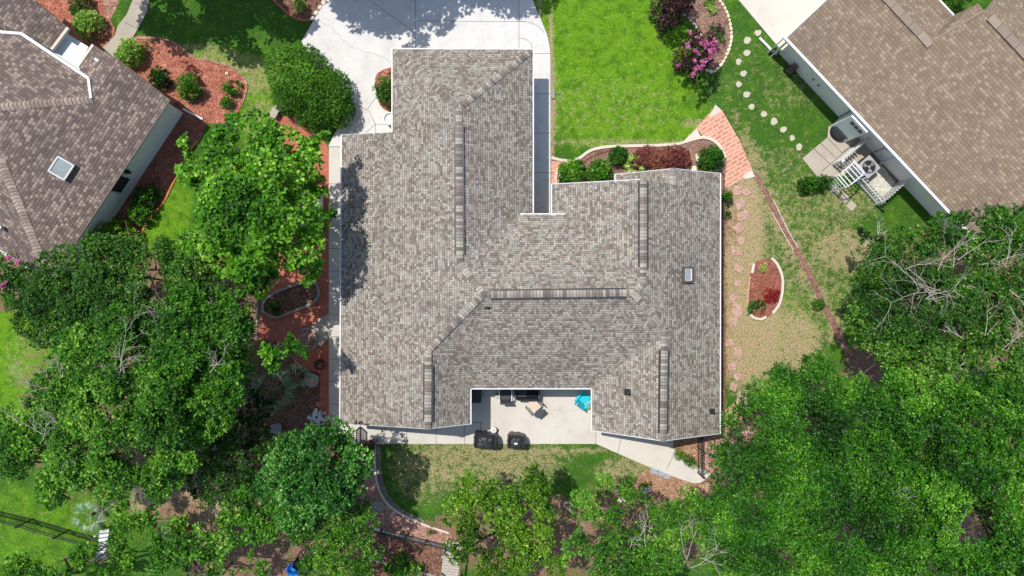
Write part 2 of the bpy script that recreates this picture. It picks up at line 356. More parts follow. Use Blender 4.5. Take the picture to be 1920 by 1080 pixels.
F_soil = field([(550, 760, 85, 110, 1), (330, 700, 230, 210, .9), (150, 780, 110, 150, .6), (480, 1030, 140, 60, .9), (650, 940, 60, 170, 1), (1660, 910, 290, 190, 1), (1790, 580, 130, 150, .9), (1060, 1010, 250, 70, 1), (1625, 690, 45, 45, .75), (15, 520, 50, 60, 1), (1380, 860, 70, 70, .9), (560, 600, 60, 80, 1), (1300, 930, 90, 40, .9), (1240, 20, 0.1, 0.1, 0), (330, 960, 60, 25, .65), (1160, 915, 60, 20, .5), (180, 520, 60, 60, .6), (1362, 560, 6, 260, .6), (1375, 400, 16, 60, .45)])
verts = np.stack([XX.ravel(), YY.ravel(), np.zeros(XX.size)], 1)
ny, nx = XX.shape; idx = np.arange(nx * ny).reshape(ny, nx)
quads = np.stack([idx[:-1, :-1], idx[:-1, 1:], idx[1:, 1:], idx[1:, :-1]], -1).reshape(-1, 4)
def np_mesh(name, v, q):
    me = bpy.data.meshes.new(name); me.vertices.add(len(v)); me.vertices.foreach_set('co', v.astype(np.float32).ravel())
    me.loops.add(q.size); me.loops.foreach_set('vertex_index', q.astype(np.int32).ravel())
    me.polygons.add(len(q)); me.polygons.foreach_set('loop_start', np.arange(0, q.size, q.shape[1], dtype=np.int32))
    me.update(calc_edges=True); return me
gm = np_mesh('ground', verts, quads)
for nm, f in (('lush', F_lush), ('dry', F_dry), ('soil', F_soil)):
    a = gm.attributes.new(nm, 'FLOAT', 'POINT'); a.data.foreach_set('value', f.astype(np.float32).ravel())
g = NT('lawn_and_soil', .95, .12)
n1 = g.noise(.7, 4, .6); n2 = g.noise(3.2, 4, .7); n3 = g.noise(16, 3, .8); n4 = g.noise(45, 2, .8); n2b = g.noise(1.7, 3, .65)
n1b = g.noise(1.25, 3, .6); n3s = g.math('MULTIPLY_ADD', g.noise(9, 3, .8), .5, g.math('MULTIPLY', n3, .5))
lush = g.sstep(g.math('ADD', g.attr('lush'), g.math('MULTIPLY_ADD', n1b, 1.3, -.65)), .0, 1.05)
green = g.mix(lush, srgb(68, 108, 40), srgb(112, 160, 32))
green = g.mix(g.math('MULTIPLY', g.sstep(n2b, .42, .68), .65), green, srgb(60, 110, 22))
green = g.mix(g.math('MULTIPLY', g.sstep(n2, .54, .7), g.math('MULTIPLY', lush, .45)), green, srgb(166, 180, 80))
blade = g.ramp(n3s, [(.36, (.42, .42, .45, 1)), (.5, (.95, .95, .95, 1)), (.64, (1.5, 1.45, 1.6, 1))])
green = g.mix(.85, green, blade, 'MULTIPLY')
dryc = g.mix(g.sstep(n3, .35, .65), srgb(152, 124, 90), srgb(226, 200, 162))
dryc = g.mix(g.math('MULTIPLY', g.sstep(n2, .42, .66), .72), dryc, g.mix(g.sstep(n3s, .4, .6), srgb(104, 122, 54), srgb(176, 172, 104)))
dryc = g.mix(g.math('MULTIPLY', g.sstep(n1b, .52, .68), .6), dryc, g.mix(g.sstep(n3s, .4, .6), srgb(168, 130, 104), srgb(212, 184, 160)))
dm = g.sstep(g.math('ADD', g.attr('dry'), g.math('ADD', g.math('MULTIPLY_ADD', n2, 1.9, -.95), g.math('MULTIPLY_ADD', n3s, 1.5, -.75))), .2, .85)
dm0 = g.sstep(g.math('ADD', g.math('MULTIPLY_ADD', n2, 1.0, -.5), g.math('MULTIPLY_ADD', n3, 1.2, -.6)), .12, .36)
dm = g.math('MAXIMUM', dm, g.math('MULTIPLY', dm0, .5))
col = g.mix(dm, green, dryc)
soilc = g.mix(g.sstep(n3, .38, .62), srgb(104, 76, 60), srgb(188, 150, 126)); soilc = g.mix(g.sstep(n2, .45, .65), soilc, srgb(140, 108, 88))
soilc = g.mix(g.math('MULTIPLY', g.sstep(n1, .5, .62), .5), soilc, srgb(96, 112, 48))
sm = g.sstep(g.math('ADD', g.attr('soil'), g.math('ADD', g.math('MULTIPLY_ADD', n2, 1.7, -.85), g.math('MULTIPLY_ADD', n3s, 1.4, -.7))), .35, .7)
g.col(g.mix(sm, col, soilc)); g.bump(g.math('ADD', n3, n4), .05, 1)
go = link('ground', gm, g.m); tag(go, kind='structure')

# ------------------------------------------------------------------ flat sheets and slabs of the setting
def sheet(name, pts, mat, z, kind='structure', label=None, cat=None, sm=0, jit=0, thick=None, seed=1):
    b = MB(); q = px2(pts, sm, True, jit, seed)
    if thick: b.prism(q, z - thick, z)
    else: b.poly([(x, y, z) for x, y in q])
    o = b.build(name, mat); tag(o, label, cat, kind=kind); return o
def joint_lines(name, lines, z, parent_obj, w=.022):
    b = MB()
    for ln in lines: b.strip([(p.x, p.y) for p in (P(x, y) for x, y in ln)], w, z - .02, z + .0015)
    return b.build(name, M['joint'], parent_obj)
DZ = .05
drive = sheet('driveway', [(660, -90), (612, 0), (596, 26), (566, 78), (585, 120), (640, 170), (657, 190), (650, 215), (628, 250), (616, 275), (770, 275), (770, 110), (985, 110), (985, 408), (1032, 408), (1032, 120), (1031, 92), (1026, 66), (1016, 42), (1005, 18), (996, -8), (985, -90)], M['conc'], DZ, thick=.12)
cr = random.Random(4)
def crack(pts, n=5, j=2.2):
    out = []
    for a, b in zip(pts, pts[1:]):
        for i in range(n): t = i / n; out.append((a[0] + (b[0] - a[0]) * t + cr.uniform(-j, j), a[1] + (b[1] - a[1]) * t + cr.uniform(-j, j)))
    return out + [pts[-1]]
joint_lines('control_joint', [[(779, -60), (779, 100)], [(674, -12), (778, 61)], [(779, 40), (985, 41)], [(778, 61), (762, 88)], [(973, -60), (973, 100)], [(973, 38), (1005, 26)], [(1000, 101), (1032, 101)], [(1003, 176), (1032, 176)], [(1003, 250), (1032, 250)], [(1003, 324), (1032, 324)], [(670, 198), (688, 207)], [(688, 207), (708, 178)], [(704, 233), (735, 234)], [(704, 233), (686, 250)], [(704, 233), (692, 207)], [(704, 233), (705, 250)]], DZ, drive)
joint_lines('crack', [crack([(595, 38), (622, 52), (640, 72), (660, 90)]), crack([(660, 90), (690, 99), (712, 105), (732, 118)])], DZ, drive, .012)
joint_lines('curved_joint', [smooth_pts([(973, 40), (995, 43), (1012, 53), (1020, 62)], False, 4), smooth_pts([(973, 73), (985, 74), (995, 82), (998, 92)], False, 4)], DZ, drive, .02)
walk = sheet('path', [(617, 276), (680, 276), (680, 792), (905, 792), (905, 832), (664, 832), (640, 818), (624, 803), (617, 782)], M['conc_walk'], DZ - .004, thick=.1)
joint_lines('control_joint', [[(617, y), (650, y)] for y in (345, 384, 425, 466, 508, 590, 631, 673, 715, 758)] + [[(x, 790), (x, 832)] for x in (722, 763, 818, 871)] + [[(632, 808), (655, 795)], [(660, 800), (690, 832)]], DZ - .004, walk)
patio = sheet('patio', [(872, 690), (1120, 690), (1118, 832), (905, 832), (905, 791), (872, 791)], M['conc_walk'], DZ, thick=.1)
joint_lines('control_joint', [[(901, 792), (901, 832)], [(1117, 795), (1117, 832)]], DZ, patio)
b = MB(); b.strip([(p.x, p.y) for p in (P(x, y) for x, y in smooth_pts([(1021, 745), (1024, 758), (1040, 770), (1060, 772), (1085, 766)], False, 4))], .018, DZ, DZ + .0012)
st = NT('faint_rust_ring', .9, .1); st.col(srgb(186, 178, 160)); b.build('ring_stain', st.m, patio)
sep = sheet('path', [(1117, 790), (1262, 790), (1262, 838), (1266, 850), (1280, 862), (1300, 870), (1315, 878), (1332, 888), (1322, 899), (1312, 905), (1300, 906), (1270, 896), (1200, 868), (1118, 832)], M['conc_tan'], DZ + .004, thick=.1)
joint_lines('control_joint', [[(1164, 822), (1158, 850)], [(1262, 855), (1249, 880)]], DZ + .004, sep)
sheet('driveway', [(1345, -60), (1384, 0), (1462, 92), (1480, 106), (1600, -10), (1640, -60)], M['conc_tan'], DZ, thick=.1)
nwp = sheet('path', [(254, -30), (250, 0), (238, 28), (222, 48), (216, 68), (193, 90), (214, 112), (222, 88), (250, 70), (264, 46), (277, 20), (284, -30)], M['conc_old'], DZ, thick=.08)
joint_lines('control_joint', [[(252, 6), (282, 12)], [(234, 42), (260, 55)]], DZ, nwp)
slab = sheet('patio', [(1504, 297), (1551, 258), (1553, 238), (1575, 225), (1600, 245), (1635, 285), (1577, 332), (1560, 330), (1532, 332)], M['conc_old'], DZ - .01, thick=.08)
joint_lines('paver_joint', [[(1551, 258), (1578, 287)], [(1525, 279), (1556, 308)], [(1556, 308), (1600, 270)], [(1537, 268), (1565, 295)], [(1578, 287), (1610, 262)], [(1540, 322), (1556, 308)]], DZ - .01, slab, .03)

def bed(label, pts, mat, z=.008, sm=4, jit=.015, name='mulch_bed', cat='mulch', seed=3):
    return sheet(name, pts, mat, z, 'stuff', label, cat, sm, jit, seed=seed)
bed('curved bed of bright red wood mulch beside the purple brown roofed house', [(250, 70), (300, 71), (335, 84), (362, 106), (400, 115), (432, 125), (455, 143), (463, 163), (452, 200), (430, 226), (395, 232), (355, 215), (300, 210), (230, 150), (200, 115), (214, 108)], M['mulch_red'])
bed('strip of red mulch at the entrance corner in the top left', [(40, -20), (175, -20), (196, 20), (216, 60), (192, 92), (150, 95), (100, 60)], M['mulch_red'], .012)
bed('bare tan soil strip between the entrance mulch and the garden path', [(170, -20), (232, -20), (216, 20), (200, 50), (214, 62), (190, 70)], M['mulch_pink'], .008, sm=0)
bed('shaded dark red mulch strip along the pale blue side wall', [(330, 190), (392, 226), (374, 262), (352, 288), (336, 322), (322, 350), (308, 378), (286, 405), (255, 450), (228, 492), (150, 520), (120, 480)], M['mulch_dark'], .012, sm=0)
bed('brown bark mulch in the crescent bed with the stone border', [(1262, -30), (1340, -30), (1358, 8), (1369, 40), (1371, 72), (1362, 103), (1351, 122), (1336, 137), (1322, 132), (1322, 105), (1314, 72), (1302, 46), (1286, 30), (1272, 20)], M['mulch_brown'])
bed('brown mulch in the front bed below the white curved kerb', [(1034, 312), (1062, 300), (1090, 296), (1112, 284), (1150, 276), (1200, 275), (1262, 271), (1300, 260), (1326, 260), (1345, 272), (1358, 292), (1364, 350), (1034, 366)], M['mulch_brown'], sm=0)
bed('reddish brown mulch in the island bed with white edging in the side yard', [(1408, 500), (1425, 488), (1447, 488), (1462, 508), (1467, 530), (1462, 560), (1450, 585), (1434, 597), (1414, 592), (1404, 575), (1406, 530)], M['mulch_dark'], .01)
bed('thin dark mulch in the brown planted corner under the dark leafy shrub by the driveway', [(500, -30), (640, -30), (612, 0), (596, 26), (584, 38), (564, 38), (546, 30), (525, 14)], M['litter'], .008, sm=0)
bed('orange leaf litter between the angled walk and the lower trees', [(1205, 885), (1245, 884), (1300, 908), (1330, 905), (1320, 935), (1290, 948), (1235, 925), (1190, 915)], M['mulch_orange'])
bed('rust coloured litter in the corner between the walk and the iron gate rail', [(1262, 780), (1372, 780), (1372, 845), (1350, 900), (1330, 886), (1262, 846)], M['mulch_orange'], .009, sm=0)
bed('red brown litter beyond the iron rail under the big lower right tree', [(1316, 800), (1410, 790), (1420, 850), (1390, 905), (1335, 890), (1316, 875)], M['mulch_pink'], .013, sm=0)
bed('pinkish leaf mulch in the bed at the back lawn corner', [(672, 820), (705, 834), (706, 900), (718, 932), (742, 957), (792, 982), (842, 998), (848, 1022), (826, 1022), (714, 994), (660, 960)], M['mulch_pink'])
bed('dark brown soil below the low iron rail', [(640, 990), (715, 998), (835, 1026), (826, 1100), (640, 1100)], M['litter'], .011, sm=0)
bed('grey gravel strip inside the back lawn edging', [(706, 836), (713, 838), (716, 890), (729, 928), (752, 954), (792, 974), (790, 981), (742, 955), (718, 930), (707, 898)], M['gravel_grey'], .012, name='gravel_strip', cat='gravel')
bed('dark leaf litter around the palm and white rocks', [(484, 636), (560, 640), (585, 628), (600, 680), (600, 770), (617, 782), (640, 818), (700, 840), (660, 900), (480, 900)], M['litter'], .01, sm=0)
bed('white gravel behind the picket fence', [(1602, 318), (1640, 300), (1690, 338), (1648, 382)], M['gravel_white'], .012, sm=0, name='gravel', cat='gravel')
bed('dark pebbles at the wall behind the air conditioner', [(1625, 275), (1645, 262), (1700, 328), (1680, 345), (1650, 305), (1618, 322), (1600, 305)], M['gravel_grey'], .016, sm=0, name='gravel', cat='gravel')
bed('long narrow line of dark red mulch between the two side yards', [(1408, 322), (1416, 322), (1438, 355), (1470, 420), (1496, 462), (1520, 508), (1535, 540), (1552, 575), (1577, 622), (1600, 665), (1640, 700), (1630, 712), (1592, 676), (1568, 630), (1543, 580), (1527, 546), (1508, 510), (1486, 466), (1458, 420), (1430, 360)], M['mulch_line'], .01, sm=5, jit=.035)
bed('small patch of red mulch against the garage wall', [(708, 138), (760, 130), (760, 212), (722, 206), (708, 185)], M['mulch_red'], DZ + .006)
bed('dark soil strip painting in the eave shade along the right wall of the main house', [(1340, 326), (1359, 326), (1360, 420), (1358, 540), (1360, 660), (1359, 814), (1340, 814)], M['litter'], .02, sm=0, name='soil_shade_strip', cat='soil')  # dark ground colour here paints in the shade under the right eave
def paving(pts, mat, z=.012, sm=0): return sheet('path', pts, mat, z, sm=sm)
paving([(617, 290), (617, 612), (590, 625), (560, 642), (484, 636), (482, 545), (498, 495), (560, 430), (590, 380), (592, 345)], M['brick_red'])
paving([(513, 222), (535, 200), (560, 215), (614, 272), (617, 292), (592, 345), (545, 300)], M['brick_red'], .009)
paving([(617, 640), (617, 780), (600, 780), (600, 700), (560, 690), (556, 655), (592, 640)], M['brick_red'], .014)
sheet('path', [(617, 588), (617, 636), (600, 648), (592, 630), (584, 614), (598, 598)], M['conc_old'], .03, thick=.02, sm=0)
paving([(1343, 198), (1354, 207), (1386, 262), (1412, 322), (1372, 348), (1357, 352), (1363, 300), (1350, 274), (1318, 256), (1305, 240)], M['brick_salmon'])
paving([(1034, 302), (1062, 302), (1052, 318), (1046, 350), (1034, 350)], M['brick_salmon'], .014)
paving([(1357, 770), (1376, 756), (1400, 800), (1380, 835), (1357, 830)], M['brick_salmon'], .017)
for pts in ([(1341, 196), (1353, 208), (1338, 216), (1330, 221)], [(1306, 240), (1313, 256), (1280, 266)], [(1392, 330), (1408, 319), (1416, 331), (1398, 336)]):
    sheet('path', pts, M['curb'], .03, thick=.03)

# ------------------------------------------------------------------ kerbs and garden edging (things)
def kerb(label, pts, w, h, mat, closed=False, sm=5, name='garden_edging', group=None):
    b = MB(); b.strip(px2(pts, sm, closed, .006), w, 0, h, closed); o = b.build(name, mat); tag(o, label, 'edging', group); return o
kerb('white curved concrete kerb between front lawn and front bed', [(1034, 296), (1050, 300), (1070, 302), (1086, 297), (1106, 283), (1135, 276), (1180, 274), (1230, 273), (1270, 270), (1298, 262), (1318, 258), (1336, 263), (1350, 276), (1360, 296)], .15, .09, M['curb'])
kerb('short white kerb at the side of the front brick corner', [(1046, 316), (1043, 330), (1042, 350)], .1, .1, M['curb'])
kerb('pinkish kerb around the curved red mulch bed', [(252, 72), (300, 72), (335, 85), (362, 107), (400, 116), (432, 126), (455, 145), (463, 165), (452, 200)], .1, .05, M['mulch_pink'])
kerb('rusty orange edging along the shaded mulch strip', [(374, 262), (352, 288), (336, 322), (322, 350), (308, 378), (286, 405), (268, 432)], .09, .07, simple('rusty_edging', srgb(186, 120, 72), .9, .1, var=.3))
kerb('thin brick edging at the planted corner by the driveway', [(506, -8), (525, 12), (546, 29), (562, 37), (582, 38)], .12, .06, M['brick_red'])
kerb('white curved edging on the right of the island bed', [(1446, 484), (1456, 495), (1464, 512), (1467, 530), (1464, 556), (1458, 574), (1448, 587)], .13, .1, M['curb'])
kerb('short white edging at the upper left of the island bed', [(1413, 494), (1409, 512)], .14, .1, M['curb'], sm=0)
kerb('white edging curving below the round island shrub', [(1404, 588), (1414, 596), (1426, 598), (1436, 594)], .12, .1, M['curb'])
kerb('row of thin bricks on the left of the island bed', [(1406, 518), (1402, 545), (1400, 575)], .07, .06, M['brick_salmon'], sm=0)
kerb('mossy stone kerb around the octagonal brick garden bed', [(494, 584), (493, 572), (500, 560), (520, 547), (560, 532), (584, 526), (594, 532), (599, 545), (597, 558), (585, 570), (550, 584), (522, 595), (506, 592)], .13, .14, M['curb_grey'], True, 0)
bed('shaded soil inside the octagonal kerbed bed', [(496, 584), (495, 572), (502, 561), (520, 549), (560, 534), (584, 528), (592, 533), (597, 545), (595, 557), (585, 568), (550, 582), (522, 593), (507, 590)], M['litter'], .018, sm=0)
kerb('small round kerbed planter ring beside the walk', [(566, 618), (578, 616), (590, 620), (596, 634), (594, 646), (588, 654)], .12, .14, M['curb_grey'], False, 0)
bed('litter in the small round kerbed planter', [(560, 622), (578, 618), (590, 622), (594, 634), (590, 650), (566, 655), (556, 640)], M['mulch_pink'], .02, sm=0)
kerb('pale timber edging on the left of the brick garden', [(485, 540), (483, 590), (481, 636)], .09, .1, M['curb_grey'], sm=0)
kerb('pink concrete edging curving around the back lawn corner', [(703, 834), (703, 870), (706, 900), (718, 932), (742, 957), (792, 982), (842, 999)], .1, .07, M['curb'])
kerb('white concrete footing along the low iron rail', [(700, 990), (740, 1000), (790, 1014), (836, 1026)], .14, .1, M['curb'], sm=0)
kerb('lower pale timber border under the trees', [(690, 1046), (740, 1060), (790, 1072), (830, 1084)], .1, .1, M['curb_grey'], sm=0)
kerb('thin pale timber lath beside the red mulch line', [(1450, 375), (1476, 430), (1496, 465)], .035, .04, M['curb'], sm=0, name='timber_lath')
kerb('second pale lath on the left of the red mulch line', [(1447, 398), (1470, 440), (1488, 470)], .035, .04, M['curb'], sm=0, name='timber_lath')
kerb('white curb strip at the corner of the pale blue house bed', [(345, 205), (360, 213), (381, 224)], .09, .1, M['white'], sm=0)

# ------------------------------------------------------------------ roofs
def plane_h(px, py, A, B, h0, slope):
    """height of the roof plane (through eave A-B at h0, rising inward) under photo pixel px,py"""
    a = P(*A, h0); b = P(*B, h0); d = (b - a).normalized(); n = Vector((-d.y, d.x))
    q = ((px - 960) / S, (540 - py) / S)
    # q*(1-h/H) . n - a.n = (h-h0)/slope
    qn = q[0] * n.x + q[1] * n.y; an = a.x * n.x + a.y * n.y
    return (h0 + slope * (qn - an)) / (1 + slope * qn / H)
def pts3(L): return [P(x, y, h) for x, y, h in L]
class Roof:
    def __init__(s): s.v = []; s.key = {}; s.f = []; s.uv = []
    def face(s, pts, t=None):
        """t: direction of the eave (rows run along it)"""
        pts = [Vector(p) for p in pts]; nrm = Vector((0, 0, 0))
        for i in range(len(pts)): nrm += (pts[i] - pts[0]).cross(pts[(i + 1) % len(pts)] - pts[0])
        if nrm.z < 0: pts = pts[::-1]; nrm = -nrm
        nrm.normalize()
        if t is None: tt = Vector((0, 0, 1)).cross(nrm).normalized()
        else: tt = Vector((t[0], t[1], 0)).normalized()
        dh = Vector((-tt.y, tt.x, 0)); sl = 1 / max(.3, abs(nrm.z))
        ids = []
        for p in pts:
            k = (round(p.x, 3), round(p.y, 3), round(p.z, 3))
            if k not in s.key: s.key[k] = len(s.v); s.v.append(tuple(p))
            ids.append(s.key[k])
        s.f.append(ids); s.uv.append([(p.dot(tt), p.dot(dh) * sl) for p in pts])
    def build(s, name, mat, parent, thick=.14):
        me = bpy.data.meshes.new(name); me.from_pydata(s.v, [], s.f); ul = me.uv_layers.new(name='UVMap'); i = 0
        for f in s.uv:
            for u in f: ul.data[i].uv = u; i += 1
        me.update(); o = link(name, me, mat, parent, True)
        m = o.modifiers.new('solidify', 'SOLIDIFY'); m.thickness = thick; m.offset = -1; return o
def caps(name, A, B, sl, mat, parent, w=.31, pitch=.15, lift=.02, vent=False, seed=0, arc=True):
    """row of overlapping ridge cap shingles from A to B; sl = fall of the sides"""
    rg = random.Random(seed); A = Vector(A); B = Vector(B); L = (B - A).length; d = (B - A) / L; side = Vector((-d.y, d.x, 0)).normalized()
    b = MB(); n = max(1, int(L / pitch)); up = .09 if vent else lift
    for i in range(n):
        b.tone = .15 + .84 * rg.random(); s0 = A + d * (i * L / n); s1 = A + d * ((i + 1.25) * L / n); off = rg.uniform(-.006, .006)
        row = []
        for q, zz in ((s0, .03), (s1, .0)):
            prof = [(-.5, -.5 * w * sl), (-.22, -.2 * w * sl), (0, 0), (.22, -.2 * w * sl), (.5, -.5 * w * sl)]
            bow = .04 if arc else 0
            row.append([q + side * (x * w + off) - d * (abs(x) * 2 * bow if q is s0 else 0) + Vector((0, 0, z + up + zz * 1.0)) for x, z in prof])
        for j in range(4): b.poly([row[0][j], row[1][j], row[1][j + 1], row[0][j + 1]])
        tn_ = b.tone; b.tone = 0.0; e_ = d * .028 + Vector((0, 0, .03))
        for j in range(4): b.poly([row[0][j + 1], row[0][j + 1] - e_, row[0][j] - e_, row[0][j]])
        b.tone = tn_
        if vent:
            for j in (0, 4): b.poly([row[0][j], row[1][j], row[1][j] - Vector((0, 0, .02)), row[0][j] - Vector((0, 0, .02))])
    return b.build(name, mat, parent, False)
def part_world(o, root):
    """put a world-space mesh under a part of root"""
    return o
def vent_base(A, B, sl, parent, w=.4):
    A = Vector(A); B = Vector(B); d = (B - A).normalized(); side = Vector((-d.y, d.x, 0)).normalized(); b = MB()
    for s_ in (-1, 1):
        o = side * (w / 2 * s_); z = Vector((0, 0, -w / 2 * sl))
        b.bar(A + o + z + Vector((0, 0, .04)), B + o + z + Vector((0, 0, .04)), .06, .11)
    return b.build('vent_strip', M['black'], parent)
def gutter(A, B, parent, w=.08, h=.12, mat=None, drop=.04, name='gutter', out=0):
    A = Vector(A); B = Vector(B); d = (B - A).normalized(); s = Vector((d.y, -d.x, 0)).normalized() * out
    b = MB(); b.bar(A + s - Vector((0, 0, drop)), B + s - Vector((0, 0, drop)), w, h); return b.build(name, mat or M['white'], parent, True)
def walls(parent, fp, z1, mat, gables=(), z0=0):
    b = MB(); b.prism(fp, z0, z1)
    for g in gables: b.prism_v = None; _gable(b, g)
    return b.build('wall', mat, parent, True)
def _gable(b, g):
    """vertical gable panel: list of 3d points, 0.12 thick along n"""
    pts, n = g; n = Vector(n) * .06; k = len(b.v); m = len(pts)
    b.v += [tuple(Vector(p) + n) for p in pts] + [tuple(Vector(p) - n) for p in pts]
    b.face(list(range(k, k + m))); b.face([k + m + i for i in range(m)][::-1])
    for i in range(m): j = (i + 1) % m; b.face([k + j, k + i, k + m + i, k + m + j])
def window(parent, c, w, h, ang, frame=M['white'], panes=2, name='window'):
    """window on a wall; ang = direction the window faces"""
    r = Matrix.Rotation(ang - math.pi / 2, 3, 'Z'); b = MB()
    def at(x, y, z): v = r @ Vector((x, y, 0)); return (c[0] + v.x, c[1] + v.y, c[2] + z)
    rz = ang - math.pi / 2
    for x in (-w / 2, w / 2): b.box(at(x, .03, 0), (.07, .1, h + .07), rz)
    for z in (-h / 2, h / 2): b.box(at(0, .035, z), (w, .09, .07), rz)
    for i in range(1, panes): b.box(at(-w / 2 + w * i / panes, .03, 0), (.04, .05, h), rz)
    o = b.build(name, frame, parent, True)
    g_ = MB(); g_.box(at(0, .01, 0), (w - .02, .03, h - .02), rz); p = g_.build('pane', M['glass'], o); return o

def ph(px, py, a): return P(px, py, plane_h(px, py, *a))
# ---- main house -----------------------------------------------------------------------------
house = empty('house', (0, 0, 0), 'sprawling single storey house with the mottled grey shingle hip roof in the middle', 'house')
R = Roof(); E0 = 2.75
WP = ((640, 253), (637, 794), E0, .34)          # low west plane (counter-clockwise: inside is to the left of A->B)
WP = ((640, 253), (637.5, 794), E0, .34)
A_ = P(640, 253, E0); B_ = P(637, 794, E0)
r1 = ph(802, 804, WP); r2 = ph(803, 657, WP); r3 = ph(906, 552, WP); r4 = ph(862, 494, WP); r5 = ph(860, 203, WP)
jn = ph(735, 248, WP); jr = P(860, 238, r5.z - .0); jr = Vector((r5.x + (r4.x - r5.x) * .12, r5.y + (r4.y - r5.y) * .12, r5.z + (r4.z - r5.z) * .12))
R.face([A_, B_, r1, r2, r3, r4, jr, jn], (0, 1))
gNW = P(735, 91, E0); gNE = P(1000, 92, E0); gSW = P(735, 250, E0); gSE = P(1000, 401, E0)
R.face([gNW, gSW, jr, r5], (0, 1))
R.face([gNE, gNW, r5], (1, 0))
nl = P(975, 401, 3.14); nr_ = P(1060, 401, 3.12)
R.face([gNE, r5, r4, nl, gSE], (0, 1))
rE = P(1187, 549, r3.z); t1 = P(1206, 531, 4.93); t2 = P(1206, 336, 4.93)
R.face([nl, r4, r3], (1, 0)); R.face([nl, r3, rE, nr_], (1, 0)); R.face([nr_, rE, t1], (1, 0))
wSW = P(1034, 402, E0); wNW = P(1034, 345, E0)
R.face([wSW, nr_, t1, t2, wNW], (0, 1))
b1 = P(1246, 617, 4.44); b2 = P(1243, 827, 4.44); k1 = P(1262, 316, 4.16); EN = P(1351, 325, E0); ES = P(1350.5, 813, E0)
k2 = P(1262, 345, 4.16)
R.face([t2, t1, rE, b1, b2, ES, EN, k1, k2], (0, 1))
kNW = P(1153, 327, E0); kSW = P(1153, 352, E0)
R.face([kNW, k1, k2, kSW], (0, 1))
pR = P(1109, 729, E0); pL = P(883, 729, E0); bSW = P(1109, 807, E0); lSE = P(883, 795, E0)
R.face([b1, pR, bSW, b2], (0, 1))
R.face([r1, lSE, pL, r2], (0, 1))
R.face([r2, pL, r3], (1, 0)); R.face([r3, pL, pR, rE], (1, 0)); R.face([rE, pR, b1], (1, 0))
roof = R.build('roof', M['roof_main'], house)
cs = [(r5, r4, .45, 'r'), ]
def C2(A, B, sl, v0=None, v1=None, seed=0):
    """caps; between fractions v0..v1 it is a raised ridge vent"""
    A = Vector(A); B = Vector(B)
    if v0 is None: caps('ridge_cap', A, B, sl, M['cap_main'], roof, seed=seed); return
    if v0 > .01: caps('ridge_cap', A, A.lerp(B, v0), sl, M['cap_main'], roof, seed=seed, arc=False)
    v = caps('ridge_vent', A.lerp(B, v0), A.lerp(B, v1), sl, M['cap_main'], roof, seed=seed + 1, vent=True, arc=False, w=.33)
    vent_base(A.lerp(B, v0), A.lerp(B, v1), sl, v)
    if v1 < .99: caps('ridge_cap', A.lerp(B, v1), B, sl, M['cap_main'], roof, seed=seed + 2, arc=False)
C2(r5, r4, .4, .11, .94, 1); C2(gNW.lerp(r5, .045), r5, .42, seed=5); C2(gNE.lerp(r5, .045), r5, .42, seed=6); C2(r3, r4, .3, seed=7); C2(r2, r3, .3, seed=8)
C2(r2, r1, .4, .19, .9, 10); C2(r3, rE, .4, .05, .95, 12); C2(t1, rE, .3, seed=14); C2(b1, rE, .3, seed=15)
C2(t2, t1, .45, .02, .84, 17); C2(b1, b2, .45, .19, .93, 20); C2(k1, k2, .45, seed=23)
for a, b in ((A_, B_), (gNW, gSW), (gNE, gNW), (gSE, gNE), (nl, nr_), (wNW, wSW), (kNW, kSW), (EN, ES), (pL, pR), (lSE, pL), (bSW, pR)):
    gutter(a, b, house, w=.055)
for a, b in ((A_, jn), (B_, r1), (r1, lSE), (bSW, b2), (b2, ES), (kNW, k1), (k1, EN), (wNW, t2)):
    gutter(a, b, house, w=.035, h=.14, name='rake_trim', drop=.075, mat=M['greywhite'])
fp = [(-8.05, -6.3), (-2.45, -6.3), (-2.45, -4.3), (4.4, -4.3), (4.4, -6.7), (10, -6.7), (10, 5.3), (5.6, 5.3), (5.6, 4.7), (2.4, 4.7), (2.4, 3.0), (.6, 3.0), (.6, 11.5), (-5.55, 11.5), (-5.55, 7.2), (-8.05, 7.2)]
walls(house, fp, 2.62, M['wall_main'], [
    ([(-8.05, -6.24, 2.6), (-2.5, -6.24, 2.6), (r1.x, -6.24, r1.z - .28)], (0, 1, 0)),
    ([(4.45, -6.64, 2.6), (9.95, -6.64, 2.6), (b2.x, -6.64, b2.z - .28)], (0, 1, 0)),
    ([(2.45, 4.7, 2.6), (9.95, 4.7, 2.6), (t2.x, 4.7, t2.z - .28)], (0, 1, 0)),
    ([(5.65, 5.24, 2.6), (9.95, 5.24, 2.6), (k1.x, 5.24, k1.z - .28)], (0, 1, 0)),
    ([(-8.0, 7.1, 2.6), (-5.6, 7.1, 2.6), (-2.6, 7.1, 4.45)], (0, 1, 0))])
hp = math.pi / 2
for c, w, ang in (((-8.05, 4.5, 1.5), 1.4, math.pi), ((-8.05, 0, 1.5), 1.8, math.pi), ((-8.05, -4, 1.5), 1.4, math.pi), ((10, 3, 1.5), 1.5, 0), ((10, -1, 1.5), 1.2, 0), ((10, -5, 1.5), 1.5, 0), ((-5.3, -6.3, 1.5), 1.6, -hp), ((7.2, -6.7, 1.5), 1.8, -hp), ((7.8, 5.3, 1.5), 1.8, hp), ((4, 4.7, 1.5), 1.4, hp)):
    window(house, c, w, 1.3, ang)
window(house, (1.2, -4.3, 1.15), 2.6, 2.1, -hp, panes=2, name='patio_door'); window(house, (-1.2, -4.3, 1.5), 1.2, 1.2, -hp)
b = MB(); b.box((-2.5, 11.53, 1.15), (4.8, .06, 2.25))
for i in range(1, 4): b.box((-2.5, 11.57, i * .56), (4.8, .03, .03))
b.build('garage_door', M['white'], house, True)
